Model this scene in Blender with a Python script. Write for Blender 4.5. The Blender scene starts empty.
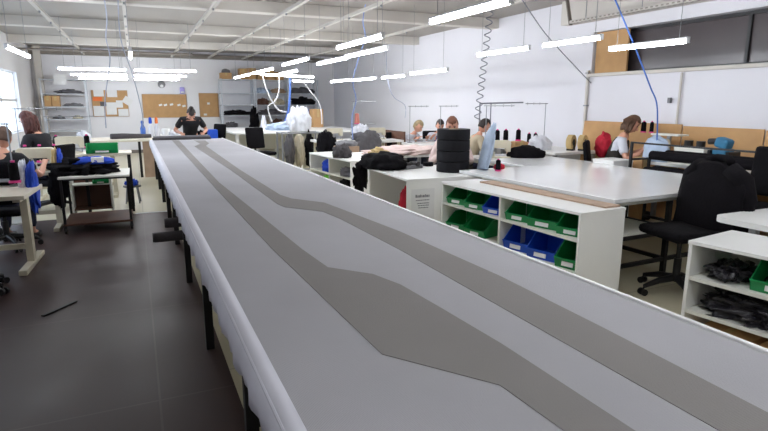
import bpy, bmesh, math, random
from mathutils import Vector, Matrix, Euler, noise
R = math.radians
random.seed(7)
SC = bpy.context.scene
COL = SC.collection

# ------------------------------------------------------------------ camera, world, exposure
FPX, CX, CY, CAMH, PITCH, YAW = 545.0, 384.0, 215.5, 1.55, R(11.663), R(24.277)
cam_d = bpy.data.cameras.new('camera'); cam = bpy.data.objects.new('camera', cam_d); COL.objects.link(cam)
cam_d.sensor_width = 36; cam_d.lens = 36 * FPX / 768; cam_d.clip_start = .02
cam.location = (0, 0, CAMH); cam.rotation_euler = (R(90) - PITCH, 0, -YAW)
SC.camera = cam
w = bpy.data.worlds.new('world'); SC.world = w; w.use_nodes = True
w.node_tree.nodes['Background'].inputs[0].default_value = (.62, .78, 1, 1)
w.node_tree.nodes['Background'].inputs[1].default_value = 3.6
SC.view_settings.view_transform = 'Standard'; SC.view_settings.look = 'None'
SC.view_settings.gamma = 1; SC.view_settings.use_curve_mapping = False
SC.view_settings.exposure = 0.45
TUBE = 40.0
SC.cycles.diffuse_bounces = 8; SC.cycles.max_bounces = 16          # radiance of every fluorescent tube

# ------------------------------------------------------------------ helpers
def at(px, py, z=None, x=None, y=None):
    """room point seen along a measured sight line, on a plane of known height / side / depth"""
    r = px - CX; u = -(py - CY)
    up = u * math.cos(PITCH) - FPX * math.sin(PITCH); fw = FPX * math.cos(PITCH) + u * math.sin(PITCH)
    d = Vector((fw * math.sin(YAW) + r * math.cos(YAW), fw * math.cos(YAW) - r * math.sin(YAW), up))
    t = (z - CAMH) / d.z if z is not None else (x / d.x if x is not None else y / d.y)
    return Vector((0, 0, CAMH)) + d * t

def s2l(c):
    c = c / 255
    return c / 12.92 if c <= .04045 else ((c + .055) / 1.055) ** 2.4
MATS = {}
def mat(name, col, rough=.6, var=.08, scale=6., bump=0., metal=0., bscale=None, coat=0., spec=.5):
    if name in MATS: return MATS[name]
    m = bpy.data.materials.new(name); m.use_nodes = True
    nt = m.node_tree; b = nt.nodes['Principled BSDF']
    c = [s2l(v) for v in col]
    tc = nt.nodes.new('ShaderNodeTexCoord'); n = nt.nodes.new('ShaderNodeTexNoise')
    n.inputs['Scale'].default_value = scale; n.inputs['Detail'].default_value = 5
    nt.links.new(tc.outputs['Object'], n.inputs['Vector'])
    rp = nt.nodes.new('ShaderNodeValToRGB')
    rp.color_ramp.elements[0].position = .3; rp.color_ramp.elements[1].position = .7
    rp.color_ramp.elements[0].color = [v * (1 - var) for v in c] + [1]
    rp.color_ramp.elements[1].color = [min(1, v * (1 + var)) for v in c] + [1]
    nt.links.new(n.outputs[0], rp.inputs[0]); nt.links.new(rp.outputs[0], b.inputs['Base Color'])
    b.inputs['Roughness'].default_value = rough; b.inputs['Metallic'].default_value = metal
    b.inputs['Coat Weight'].default_value = coat; b.inputs['Specular IOR Level'].default_value = spec
    if bump:
        n2 = nt.nodes.new('ShaderNodeTexNoise'); n2.inputs['Scale'].default_value = bscale or scale * 6
        nt.links.new(tc.outputs['Object'], n2.inputs['Vector'])
        bp = nt.nodes.new('ShaderNodeBump'); bp.inputs['Strength'].default_value = bump; bp.inputs['Distance'].default_value = .02
        nt.links.new(n2.outputs[0], bp.inputs['Height']); nt.links.new(bp.outputs[0], b.inputs['Normal'])
    MATS[name] = m
    return m

class MB:
    def __init__(s): s.bm = bmesh.new(); s.mi = 0
    def _new(s, f0):
        for f in list(s.bm.faces)[f0:]: f.material_index = s.mi
    def box(s, c, d, rot=(0, 0, 0), bev=0.):
        f0 = len(s.bm.faces)
        M = Matrix.Translation(c) @ Euler(rot).to_matrix().to_4x4() @ Matrix.Diagonal((*d, 1))
        r = bmesh.ops.create_cube(s.bm, size=1, matrix=M)
        if bev:
            es = list({e for v in r['verts'] for e in v.link_edges})
            bmesh.ops.bevel(s.bm, geom=es, offset=bev, segments=2, affect='EDGES', profile=.5)
        s.bm.faces.ensure_lookup_table(); s._new(f0); return s
    def b2(s, a, b, bev=0.):
        a, b = Vector(a), Vector(b); d = b - a
        return s.box((a + b) / 2, (abs(d.x), abs(d.y), abs(d.z)), (0, 0, 0), bev)
    def cyl(s, p0, p1, r0, r1=None, seg=14):
        f0 = len(s.bm.faces); p0, p1 = Vector(p0), Vector(p1); d = p1 - p0
        q = d.to_track_quat('Z', 'Y').to_matrix().to_4x4()
        bmesh.ops.create_cone(s.bm, cap_ends=True, segments=seg, radius1=r0, radius2=r0 if r1 is None else r1, depth=d.length,
                              matrix=Matrix.Translation((p0 + p1) / 2) @ q)
        s.bm.faces.ensure_lookup_table(); s._new(f0); return s
    def ball(s, c, d, seg=16, rot=(0, 0, 0)):
        f0 = len(s.bm.faces)
        bmesh.ops.create_uvsphere(s.bm, u_segments=seg, v_segments=max(8, seg * 2 // 3), radius=1,
                                  matrix=Matrix.Translation(c) @ Euler(rot).to_matrix().to_4x4() @ Matrix.Diagonal((*d, 1)))
        s.bm.faces.ensure_lookup_table(); s._new(f0); return s
    def prism(s, poly, lo, hi, axis='z'):
        f0 = len(s.bm.faces)
        def P(a, b, t): return (a, b, t) if axis == 'z' else ((t, a, b) if axis == 'x' else (a, t, b))
        A = [s.bm.verts.new(P(a, b, lo)) for a, b in poly]; B = [s.bm.verts.new(P(a, b, hi)) for a, b in poly]
        n = len(poly); fs = [s.bm.faces.new(A), s.bm.faces.new(B)]
        for i in range(n): fs.append(s.bm.faces.new((A[i], A[(i + 1) % n], B[(i + 1) % n], B[i])))
        bmesh.ops.recalc_face_normals(s.bm, faces=fs); s.bm.faces.ensure_lookup_table(); s._new(f0); return s
    def tube(s, pts, r, seg=8):
        f0 = len(s.bm.faces); pts = [Vector(p) for p in pts]; rings = []
        for i, p in enumerate(pts):
            t = (pts[min(i + 1, len(pts) - 1)] - pts[max(i - 1, 0)]).normalized()
            q = t.to_track_quat('Z', 'Y')
            rr = r[i] if isinstance(r, (list, tuple)) else r
            rings.append([s.bm.verts.new(p + q @ Vector((rr * math.cos(2 * math.pi * k / seg), rr * math.sin(2 * math.pi * k / seg), 0))) for k in range(seg)])
        fs = []
        for a, b in zip(rings, rings[1:]):
            for k in range(seg): fs.append(s.bm.faces.new((a[k], a[(k + 1) % seg], b[(k + 1) % seg], b[k])))
        fs.append(s.bm.faces.new(rings[0][::-1])); fs.append(s.bm.faces.new(rings[-1]))
        bmesh.ops.recalc_face_normals(s.bm, faces=fs); s.bm.faces.ensure_lookup_table(); s._new(f0); return s
    def lathe(s, prof, c=(0, 0, 0), seg=20):
        f0 = len(s.bm.faces); c = Vector(c)
        rings = [[s.bm.verts.new(c + Vector((r * math.cos(2 * math.pi * k / seg), r * math.sin(2 * math.pi * k / seg), z))) for k in range(seg)] for r, z in prof]
        fs = []
        for a, b in zip(rings, rings[1:]):
            for k in range(seg): fs.append(s.bm.faces.new((a[k], a[(k + 1) % seg], b[(k + 1) % seg], b[k])))
        fs.append(s.bm.faces.new(rings[0][::-1])); fs.append(s.bm.faces.new(rings[-1]))
        bmesh.ops.recalc_face_normals(s.bm, faces=fs); s.bm.faces.ensure_lookup_table(); s._new(f0); return s
    def heap(s, c, d, amp=.25, freq=2.5, seed=0, flat=True, rot=0, sub=4):
        """a rumpled soft mass: ball pushed about by folded noise, with a flat underside"""
        f0 = len(s.bm.faces); c = Vector(c)
        r = bmesh.ops.create_icosphere(s.bm, subdivisions=sub, radius=1)
        o = Vector((seed * 3.7, seed * 1.3, seed * 7.1)); Rz = Matrix.Rotation(rot, 3, 'Z')
        for v in r['verts']:
            n = v.co.copy()
            k = 1 + amp * (noise.turbulence(n * freq + o, 3, True) - .5) + amp * .5 * math.sin(9 * n.x + 5 * noise.noise(n * 2 + o))
            p = Vector((n.x * d[0], n.y * d[1], n.z * d[2])) * k
            if flat: p.z = (max(p.z, -d[2] * .45) + d[2] * .45) / 1.45
            v.co = c + Rz @ p
        s.bm.faces.ensure_lookup_table(); s._new(f0); return s
    def build(s, name, m, parent=None, smooth=None, label=None, loc=None, rotz=0):
        me = bpy.data.meshes.new(name); s.bm.to_mesh(me); s.bm.free()
        for x in (m if isinstance(m, (list, tuple)) else [m]): me.materials.append(x)
        o = bpy.data.objects.new(name, me); COL.objects.link(o)
        if smooth:
            for p in me.polygons: p.use_smooth = True
            if smooth != 'all': me.set_sharp_from_angle(angle=R(40))
        if parent: o.parent = parent
        if label: o['label'] = label
        if loc is not None: o.location = loc
        if rotz: o.rotation_euler.z = rotz
        return o

def thing(name, label, cat, loc=(0, 0, 0), rotz=0, group=None):
    o = bpy.data.objects.new(name, None); COL.objects.link(o); o.empty_display_size = .1
    o.location = loc; o.rotation_euler.z = rotz; o['label'] = label; o['category'] = cat
    if group: o['group'] = group
    return o
def tag(o, label, cat, group=None):
    o['label'] = label; o['category'] = cat
    if group: o['group'] = group
    return o
def struct(o): o['kind'] = 'structure'; return o
def dup(root, loc, rotz=None, label=None, group=None, scale=None):
    def cp(o, par):
        c = o.copy(); COL.objects.link(c)
        if par is not None: c.parent = par
        for k in [x for x in list(COL.objects) if x.parent == o]: cp(k, c)
        return c
    r = cp(root, None); r.location = loc
    if rotz is not None: r.rotation_euler.z = rotz
    if label: r['label'] = label
    if group: r['group'] = group
    if scale: r.scale = scale
    return r

# ------------------------------------------------------------------ materials
M_wall = mat('white_painted_wall', (236, 235, 238), .75, .025, 1.2, .04, bscale=60)
M_ceil = mat('cream_painted_ceiling', (157, 152, 146), .8, .04, .8, .05, bscale=30)
M_beam = mat('painted_beam', (204, 199, 192), .7, .03, 2)
M_duct = mat('grey_brown_pipe_run', (128, 120, 112), .6, .12, 4)
M_white = mat('white_laminate', (242, 242, 240), .32, .02, 3)
M_whitetop = mat('white_glossy_worktop', (232, 233, 234), .16, .02, 2)
M_greywhite = mat('off_white_board', (228, 228, 220), .5, .03, 3)
M_black = mat('black_metal', (20, 19, 21), .45, .1, 10)
M_chrome = mat('grey_metal', (150, 152, 156), .35, .08, 8, metal=.6)
M_rack = mat('grey_painted_steel', (200, 204, 210), .5, .06, 8)
M_blkfab = mat('black_fabric', (14, 12, 16), .95, .25, 14, .4, bscale=50, spec=.2)
M_jacket = mat('black_jacket_cloth', (15, 12, 17), .95, .2, 8, .2, bscale=40, spec=.2)
M_cream = mat('cream_enamel', (208, 200, 178), .4, .05, 6)
M_creamwood = mat('cream_desk_top', (222, 214, 196), .4, .05, 5)
M_card = mat('brown_cardboard', (190, 150, 104), .85, .08, 5, .06)
M_wood = mat('pale_wood_board', (178, 150, 126), .6, .12, 7, .05)
M_brown = mat('brown_board', (96, 62, 46), .6, .15, 6)
M_green = mat('green_plastic', (18, 138, 76), .4, .06, 5)
M_blue = mat('blue_plastic', (20, 78, 196), .4, .06, 5)
M_brightgreen = mat('bright_green_cloth', (110, 205, 60), .8, .1, 6)
M_bluefab = mat('blue_cloth', (30, 72, 190), .8, .15, 8, .3)
M_edge = mat('white_edge_cloth', (212, 212, 222), .7, .03, 3, .05, bscale=20)
M_paleblue = mat('pale_blue_cloth', (178, 194, 216), .8, .1, 8, .4)
M_whitecloth = mat('white_cloth', (222, 224, 232), .85, .06, 6, .4)
M_pink = mat('pink_plastic', (226, 60, 140), .5, .05, 5)
M_red = mat('red_cloth', (186, 22, 48), .8, .2, 8, .4)
M_greycloth = mat('grey_cloth', (98, 96, 100), .9, .2, 8, .5)
M_beige = mat('beige_cloth', (196, 186, 164), .9, .12, 8, .3)
M_skinpink = mat('white_and_pink_cloth', (222, 200, 196), .85, .1, 5, .4)
M_teal = mat('teal_plastic', (40, 112, 150), .6, .15, 8)
M_paper = mat('white_paper', (232, 232, 232), .8, .03, 8)
M_orange = mat('orange_paper', (232, 120, 60), .8, .05, 8)
M_skin = mat('skin', (206, 152, 128), .55, .06, 9)
M_eye = mat('dark_eye', (35, 25, 22), .3, .02)
M_lip = mat('lip', (160, 88, 84), .5, .05)
M_shoe = mat('dark_shoe', (32, 30, 34), .6, .1)
M_jean = mat('dark_trousers', (40, 44, 62), .9, .15, 10)
M_cord = mat('grey_cord', (120, 122, 132), .5, .05)
M_bluecord = mat('blue_hose', (70, 110, 190), .4, .05)
M_palecord = mat('pale_blue_hose', (160, 165, 185), .4, .05)
M_palecord2 = mat('light_blue_hose', (126, 150, 210), .4, .05)
M_whitehose = mat('white_hose', (214, 214, 216), .4, .05)
M_plasticbag = mat('crumpled_dark_plastic', (40, 38, 44), .22, .3, 12, .7, bscale=28)
M_tan = mat('tan_foam', (196, 170, 120), .85, .1, 6)
M_lampw = mat('white_lamp_housing', (225, 226, 230), .5, .02)
M_roll = mat('dark_grey_fabric_roll', (74, 70, 72), .9, .15, 8, .3)
M_rail = mat('white_metal_channel', (184, 179, 172), .5, .03)
M_greyp = mat('grey_plastic', (118, 118, 122), .5, .08)
M_text = mat('grey_print', (110, 110, 118), .8, .03)

def fabric_mat(name, col, amp):
    m = mat(name, col, .85, .05, 1.5); nt = m.node_tree; b = nt.nodes['Principled BSDF']
    tc = [n for n in nt.nodes if n.type == 'TEX_COORD'][0]
    wv = nt.nodes.new('ShaderNodeTexWave'); wv.inputs['Scale'].default_value = 90; wv.inputs['Distortion'].default_value = 1.
    wv2 = nt.nodes.new('ShaderNodeTexWave'); wv2.bands_direction = 'Y'; wv2.inputs['Scale'].default_value = 70; wv2.inputs['Distortion'].default_value = 1.
    ad = nt.nodes.new('ShaderNodeMath'); ad.operation = 'ADD'
    for x in (wv, wv2): nt.links.new(tc.outputs['Object'], x.inputs['Vector'])
    nt.links.new(wv.outputs['Fac'], ad.inputs[0]); nt.links.new(wv2.outputs['Fac'], ad.inputs[1])
    bp = nt.nodes.new('ShaderNodeBump'); bp.inputs['Strength'].default_value = amp; bp.inputs['Distance'].default_value = .004
    nt.links.new(ad.outputs[0], bp.inputs['Height']); nt.links.new(bp.outputs[0], b.inputs['Normal'])
    b.inputs['Specular IOR Level'].default_value = .1; b.inputs['Roughness'].default_value = .95
    return m
M_mesh = fabric_mat('light_grey_mesh_fabric', (188, 187, 192), .35)
M_mesh2 = fabric_mat('dark_grey_mesh_fabric', (153, 149, 147), .35)

def floor_mat(name, c1, c2, joint, bw, bh, rough):
    m = bpy.data.materials.new(name); m.use_nodes = True; nt = m.node_tree; b = nt.nodes['Principled BSDF']
    tc = nt.nodes.new('ShaderNodeTexCoord'); br = nt.nodes.new('ShaderNodeTexBrick'); nz = nt.nodes.new('ShaderNodeTexNoise')
    nz.inputs['Scale'].default_value = 1.4; nz.inputs['Detail'].default_value = 8
    br.inputs['Scale'].default_value = 1; br.inputs['Brick Width'].default_value = bw; br.inputs['Row Height'].default_value = bh
    br.inputs['Mortar Size'].default_value = .006; br.offset = 0
    mx = nt.nodes.new('ShaderNodeMix'); mx.data_type = 'RGBA'
    mx.inputs[6].default_value = [s2l(v) for v in c1] + [1]; mx.inputs[7].default_value = [s2l(v) for v in c2] + [1]
    nt.links.new(tc.outputs['Object'], nz.inputs['Vector']); nt.links.new(tc.outputs['Object'], br.inputs['Vector'])
    nt.links.new(nz.outputs[0], mx.inputs[0])
    nt.links.new(mx.outputs[2], br.inputs['Color1']); nt.links.new(mx.outputs[2], br.inputs['Color2'])
    br.inputs['Mortar'].default_value = [s2l(v) for v in joint] + [1]
    nt.links.new(br.outputs['Color'], b.inputs['Base Color'])
    b.inputs['Specular IOR Level'].default_value = .28
    rr = nt.nodes.new('ShaderNodeMapRange'); rr.inputs[3].default_value = rough - .1; rr.inputs[4].default_value = rough + .12
    nt.links.new(nz.outputs[0], rr.inputs[0]); nt.links.new(rr.outputs[0], b.inputs['Roughness'])
    return m
M_floor1 = floor_mat('dark_rubber_floor', (60, 45, 45), (76, 60, 58), (80, 66, 63), 1.9, 1.45, .42)
M_floor2 = floor_mat('olive_beige_floor', (194, 187, 162), (216, 209, 184), (180, 173, 150), 3.1, 3.1, .35)

M_emit = bpy.data.materials.new('glowing_tube'); M_emit.use_nodes = True
nt = M_emit.node_tree; nt.nodes.clear()
e = nt.nodes.new('ShaderNodeEmission'); e.inputs[0].default_value = (.93, .96, 1, 1); e.inputs[1].default_value = TUBE
nt.links.new(e.outputs[0], nt.nodes.new('ShaderNodeOutputMaterial').inputs[0])
M_glass = bpy.data.materials.new('window_glass'); M_glass.use_nodes = True
nt = M_glass.node_tree; b = nt.nodes['Principled BSDF']
b.inputs['Roughness'].default_value = .05; b.inputs['Alpha'].default_value = .15; b.inputs['Base Color'].default_value = (.85, .92, 1, 1)
M_dark = mat('dark_window_pane', (74, 66, 68), .25, .06, 2)

# ------------------------------------------------------------------ the setting
XL, XR, YB, YF, ZC = -2.6, 6.6, -4.0, 19.0, 3.15
f = MB(); f.mi = 0; f.b2((XL, YB, -.1), (.39, 8.43, 0)); f.mi = 1
f.b2((.39, YB, -.1), (XR, 8.43, 0)); f.b2((XL, 8.43, -.1), (XR, YF, 0))
struct(f.build('floor', [M_floor1, M_floor2]))
struct(MB().b2((XL - .2, YB, ZC), (XR + .3, YF + .2, ZC + .12)).build('ceiling', M_ceil))
struct(MB().b2((XL - .2, YF, -.1), (XR + .3, YF + .2, ZC)).build('wall_far', M_wall))
struct(MB().b2((XL - .2, YB - .15, -.1), (XR + .3, YB, ZC)).build('wall_back', M_wall))
# right wall with the long high window, 1.2 .. 6.42
wr = MB(); WT, WB, WY0, WY1 = 2.62, 2.0, .6, 6.72
wr.b2((XR, YB, -.1), (XR + .3, YF, WB)); wr.b2((XR, YB, WT), (XR + .3, YF, ZC)); wr.b2((XR, YB, WB), (XR + .3, WY0, WT)); wr.b2((XR, WY1, WB), (XR + .3, YF, WT))
struct(wr.build('wall_right', mat('white_painted_brick', (222, 221, 227), .75, .02, 1.2, .04, bscale=60)))
wn = MB(); wn.b2((XR + .2, WY0, WB), (XR + .24, WY1, WT)); wp = struct(wn.build('window_1', M_dark))
fr = MB()
for y in (1.3, 2.85, 4.42): fr.b2((XR + .17, y - .02, WB), (XR + .21, y + .02, WT))
fr.b2((XR + .16, WY0, WT - .04), (XR + .21, WY1, WT)); fr.b2((XR + .16, WY0, WB), (XR + .21, WY1, WB + .03))
fr.build('window_frame', M_black, wp)
struct(MB().b2((XR - .05, WY0 - .1, WB - .05), (XR + .2, WY1 + .05, WB), .008).build('trim_1', M_beam))
struct(MB().b2((XR - .16, YB, 2.78), (XR, 7.3, ZC), .01).build('trim_2', M_beam))
# left wall: tall window by the far left, and an unseen one added for daylight
wl = MB(); B0, B1 = .85, 2.3; WINS = ((13.2, 16.6), (6.4, 12.2))
wl.b2((XL - .2, YB, -.1), (XL, YF, B0)); wl.b2((XL - .2, YB, B1), (XL, YF, ZC))
for a, b in ((YB, 6.4), (12.2, 13.2), (16.6, YF)): wl.b2((XL - .2, a, B0), (XL, b, B1))
struct(wl.build('wall_left', M_wall))
for i, (A0, A1) in enumerate(WINS):
    wn = MB(); wn.b2((XL - .14, A0, B0), (XL - .13, A1, B1)); wp = struct(wn.build('window_%d' % (i + 2), M_glass))  # second pane belongs to the added opening, out of view, for more daylight
    fr = MB(); n = round((A1 - A0) / 1.7)
    for k in range(n + 1): y = A0 + (A1 - A0) * k / n; fr.b2((XL - .16, y - .04, B0), (XL - .08, y + .04, B1))
    for z in (B0, 1.62, B1): fr.b2((XL - .16, A0, z - .035), (XL - .08, A1, z + .035))
    fr.build('window_frame', M_white, wp)
# beams, pipe run and column
for k, y in enumerate((2.6, 5.9, 9.2, 12.5, 15.9)):
    struct(MB().b2((XL, y, 2.97), (XR, y + .22, ZC), .01).build('trim_%d' % (k + 3), M_beam))
struct(MB().b2((XL, YF - .2, 2.93), (XR - .4, YF, 3.06), .02).build('trim_8', M_duct))
struct(MB().b2((XL + .12, YF - .28, 0), (XL + .3, YF - .1, ZC), .01).build('trim_9', M_beam))
struct(MB().cyl((XL, 16.4, 2.86), (1.6, 16.4, 2.86), .03).build('trim_10', M_duct, smooth=1))
struct(MB().b2((XL, YB, 0), (XL + .015, YF, .1)).build('baseboard_left', M_duct))
struct(MB().b2((XL, YF - .015, 0), (XR, YF, .1)).build('baseboard_far', M_duct))

# ceiling channels the lamps hang from
cr = MB(); cr.b2((-.025, 0, -.05), (.025, 15.4, 0)); 
rail0 = None
RL = ['white ceiling channel along the window side of the room', 'white ceiling channel over the dark aisle, in line with the cutting table edge', 'white ceiling channel over the middle of the cutting table',
      'white ceiling channel beside the big near tube light', 'white ceiling channel between the near lamp row and the pipe', 'white ceiling channel nearest the blank right wall']
for x, l in zip((-1.18, 0.0, 1.2, 2.3, 3.35, 5.05), RL):
    if rail0 is None:
        rail0 = thing('ceiling_channel', l, 'ceiling rail', (x, 3.0, 2.97), 0, 'ceiling channels')
        c = MB(); c.b2((-.028, 0, -.045), (.028, 15.6, 0)); c.build('channel', M_rail, rail0)
        for k in range(12): MB().b2((-.012, .6 + k * 1.3, -.075), (.012, .64 + k * 1.3, -.045)).build('clip', M_chrome, rail0)
    else: dup(rail0, (x, 3.0, 2.97), label=l)
# cable tray along the right wall
tr = thing('cable_tray', 'perforated grey cable tray hung under the ceiling by the long window', 'cable tray', (6.2, 3.2, 2.74))
c = MB(); c.b2((-.03, 0, -.004), (.03, 3.6, 0)); c.b2((-.03, 0, 0), (-.026, 3.6, .04)); c.b2((.026, 0, 0), (.03, 3.6, .04)); c.build('channel', M_rail, tr)
c = MB()
for k in range(46): c.b2((-.014, k * .078, -.0052), (.014, k * .078 + .04, -.004)); c.b2((-.0312, k * .078, .01), (-.03, k * .078 + .04, .028))
o = c.build('slot', M_duct, tr); o['kind'] = 'stuff'
for k in range(4): MB().cyl((0, .3 + k, .01), (0, .3 + k, ZC - 2.74), .006).build('hanger', M_chrome, tr)
MB().box((.0, 3.66, .17), (.06, .02, .40), (R(-16), 0, 0)).build('drop_section', M_duct, tr)

# ------------------------------------------------------------------ fluorescent lamps
def lamp(p, q, label, z=None):
    p, q = Vector(p), Vector(q); m = (p + q) / 2; L = (q - p).length * .95
    t = thing('tube_light', label, 'ceiling lamp', m, math.atan2((q - p).y, (q - p).x), 'fluorescent tube lights')
    h = MB(); h.b2((-L / 2, -.018, .016), (L / 2, .018, .032), .005); h.build('housing', M_lampw, t)
    c = MB(); c.cyl((-L / 2 + .02, 0, -.008), (L / 2 - .02, 0, -.006), .019, seg=14); c.build('tube', M_emit, t, smooth=1)
    for sx in (-1, 1):
        c = MB(); c.b2((sx * L / 2 - .01, -.02, -.026), (sx * L / 2 + .01, .02, .032), .004); c.build('end_cap', M_lampw, t)
        c = MB(); c.cyl((sx * L * .4, 0, .03), (sx * L * .4, 0, ZC - m.z), .003, seg=6); c.build('suspension_wire', M_chrome, t)
def LY(x, y0, y1, label, z=2.2): lamp((x, y0, z), (x, y1, z), label)
LY(2.27, 3.02, 4.13, 'big bright tube light at the top centre, nearest lamp in view')
LY(4.35, 4.3, 5.22, 'tube light between the coiled cord and the end of the long window')
LY(4.86, 3.72, 4.72, 'tube light hanging in front of the dark window panes', 2.135)
LY(4.37, 5.44, 6.6, 'tube light the grey coiled cord passes, in front of the blank right wall')
LY(4.4, 7.38, 8.68, 'tube light before the blank right wall, third of the far row', 2.05)
LY(4.62, 9.26, 10.36, 'tube light before the blank right wall, fourth of the far row', 2.05)
LY(2.29, 5.07, 6.47, 'tube light second along the row behind the big near lamp')
LY(2.83, 6.14, 7.65, 'tube light just below and beside the second of the near row')
LY(2.43, 8.07, 9.7, 'tube light third along the row behind the big near lamp')
LY(2.9, 7.68, 9.19, 'tube light below the ceiling pipe, right of the storage racks')
LY(4.35, 11.4, 12.75, 'small far tube light left of the one the blue hose crosses', 2.05)
LY(4.53, 10.4, 11.9, 'small far tube light crossed by the blue hose', 2.05)
LY(2.5, 10.6, 12.8, 'near lamp of the slanting pair in front of the boxes on the storage rack')
LY(2.5, 12.95, 15.2, 'far lamp of the slanting pair in front of the boxes on the storage rack')
LY(3.1, 11.07, 12.66, 'short-looking tube light above the crosswise one at the storage racks')
lamp((2.66, 12.92, 2.2), (4.29, 13.8, 2.2), 'tube light hung crosswise over the white cutting desk at the racks')
lamp((3.72, 13.9, 2.1), (4.32, 13.98, 2.1), 'tube light behind the crosswise lamp, right before the racks')
LY(-1.3, 7.83, 9.5, 'slanting tube light high on the left, over the machine tables')
LY(-1.32, 5.9, 7.25, 'tube light at the left picture border, over the nearest machine table')
LY(.02, 7.66, 9.12, 'short-looking tube light seen end-on over the cutting table')
LY(4.42, 1.3, 2.75, 'tube light at the right picture border before the window')
for y, z, nm in ((12.3, 2.2, 'nearest and highest'), (14.7, 2.2, 'middle'), (16.9, 2.2, 'farthest and lowest')):
    lamp((-1.29, y, z), (-.03, y, z), 'left lamp of the %s crosswise row before the far wall' % nm)
    lamp((.03, y, z), (1.3, y, z), 'right lamp of the %s crosswise row before the far wall' % nm)
LY(0, -.9, .5, 'added unseen tube light continuing the aisle row, beside and behind the camera')  # out of frame, added to brighten the near fabric
LY(2.27, -1.5, -.2, 'added unseen tube light continuing the near row, behind the camera')  # added behind the view to light the camera-facing cabinet ends
LY(2.27, 1.6, 2.8, 'added unseen tube light next in near row, over the near end of the cutting table')  # row carried on above the frame, added for light on the table
LY(2.27, .1, 1.3, 'added unseen tube light of the near row, beside the camera')  # unseen extra lamp, put in to fill the foreground with light

tag(MB().b2((-.1, 8.40, 0), (.36, 8.46, .004)).build('floor_tape', M_paper), 'white tape strip on the floor where the dark floor ends', 'tape')
# ------------------------------------------------------------------ long cutting table
ct = thing('cutting_table', 'very long cutting table with white edge and black legs, covered in grey fabric', 'table', (0, 0, 0))
c = MB(); c.b2((.27, -.4, .765), (1.70, 12.35, .797), .004); c.build('tabletop', M_white, ct)
c = MB(); c.tube([(.275, -.4 + k * .25, .786 + .002 * math.sin(k * 1.7)) for k in range(52)], .016, 10); c.build('edge_roll', M_edge, ct, smooth=1)
c = MB(); n = 420; V = []
for k in range(n + 1):
    y = -.4 + 12.7 * k / n; wv = .006 * math.sin(y * 21) + .004 * math.sin(y * 47)
    V.append([c.bm.verts.new((.304, y, .8045)), c.bm.verts.new((.268, y, .803)), c.bm.verts.new((.247 + .3 * wv, y, .790)), c.bm.verts.new((.238 + .5 * wv, y, .75)), c.bm.verts.new((.242 + wv, y, .706 + .006 * math.sin(y * 33) + .004 * math.sin(y * 71)))])
for a, b in zip(V, V[1:]):
    for j in (0, 1, 2, 3): c.bm.faces.new((a[j], a[j + 1], b[j + 1], b[j]))
o = c.build('edge_skirt', M_edge, ct, smooth='all'); sm = o.modifiers.new('s', 'SOLIDIFY'); sm.thickness = .004
c = MB(); c.tube([(.258, -.4 + k * .25, .797 + .001 * math.sin(k * 2.3)) for k in range(52)], .006, 8); c.build('edge_seam', M_edge, ct, smooth=1)
c = MB(); c.b2((1.695, -.4, .76), (1.715, 12.35, .812), .004); c.build('edge_strip', M_white, ct)
for k in range(9):
    y = .55 + k * 1.45
    for x in (.325, 1.66):
        c = MB(); c.b2((x - .025, y - .025, 0), (x + .025, y + .025, .765), .003); c.build('leg', M_black, ct)
    c = MB(); c.b2((.325, y - .02, .29), (1.66, y + .02, .33)); c.build('cross_bar', M_black, ct)
c = MB(); c.b2((.352, .3, .33), (1.63, 12.1, .352)); c.build('lower_shelf', M_white, ct)
# fabric on it
tag(MB().b2((.305, -.35, .799), (1.69, 12.1, .803)).build('fabric_sheet', M_mesh), 'light grey mesh fabric spread flat along the whole cutting table', 'fabric')
pa = [(.66, 12.0), (.61, 5.06), (.60, 2.74), (.625, 1.40), (.84, 1.10), (.85, .87), (.85, .3), (1.0, .3), (1.0, 1.05), (1.0, 1.31), (.98, 1.67), (.96, 1.96), (.91, 2.14), (.76, 2.32), (.74, 2.68), (.72, 3.85), (.69, 5.36), (.79, 11.94)]
tag(MB().prism(pa, .803, .805).build('fabric_strip', M_mesh2), 'darker grey fabric strip down the middle of the table, widening into a hexagon', 'fabric', 'dark strips on the fabric')
pb = [(1.07, 11.81), (1.08, 10.75), (.92, 10.16), (.95, 6.38), (.93, 4.02), (.95, 3.87), (1.15, 3.6), (1.18, 3.31), (1.2, 2.47), (1.19, 1.58), (1.18, .76), (1.17, .2), (1.36, .2), (1.36, .72), (1.39, 1.28), (1.41, 1.88), (1.38, 2.83), (1.30, 3.65), (1.27, 3.93), (1.09, 4.21), (1.05, 4.42), (1.05, 6.34), (1.12, 10.2), (1.25, 10.81), (1.28, 11.72)]
tag(MB().prism(pb, .803, .805).build('fabric_strip', M_mesh2), 'darker grey fabric strip nearer the bin shelves, with a sideways jog', 'fabric', 'dark strips on the fabric')
t = thing('clamp_rail', 'long grey clamping rail across the far end of the cutting table', 'rail', (0, 12.2, .8))
c = MB(); c.b2((.3, -.05, .0), (1.45, .05, .05), .008); c.build('bar', M_roll, t)
c = MB(); c.cyl((.32, 0, .065), (1.43, 0, .065), .022); c.build('roller', M_greyp, t, smooth=1)
def fabric_roll(name, p, q, r, label, m=M_roll, group=None, core=True):
    p, q = Vector(p), Vector(q); d = (q - p)
    t = thing(name, label, 'fabric roll', (p + q) / 2, 0, group)
    a, b = p - (p + q) / 2, q - (p + q) / 2; u = d.normalized()
    c = MB(); c.cyl(a + u * .015, b - u * .015, r, seg=20); c.cyl(a, b, r * .94, seg=20); c.build('roll', m, t, smooth=1)
    if core: c = MB(); c.cyl(a - u * .03, b + u * .03, r * .28, seg=12); c.build('core', M_card, t, smooth=1)
    return t
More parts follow.
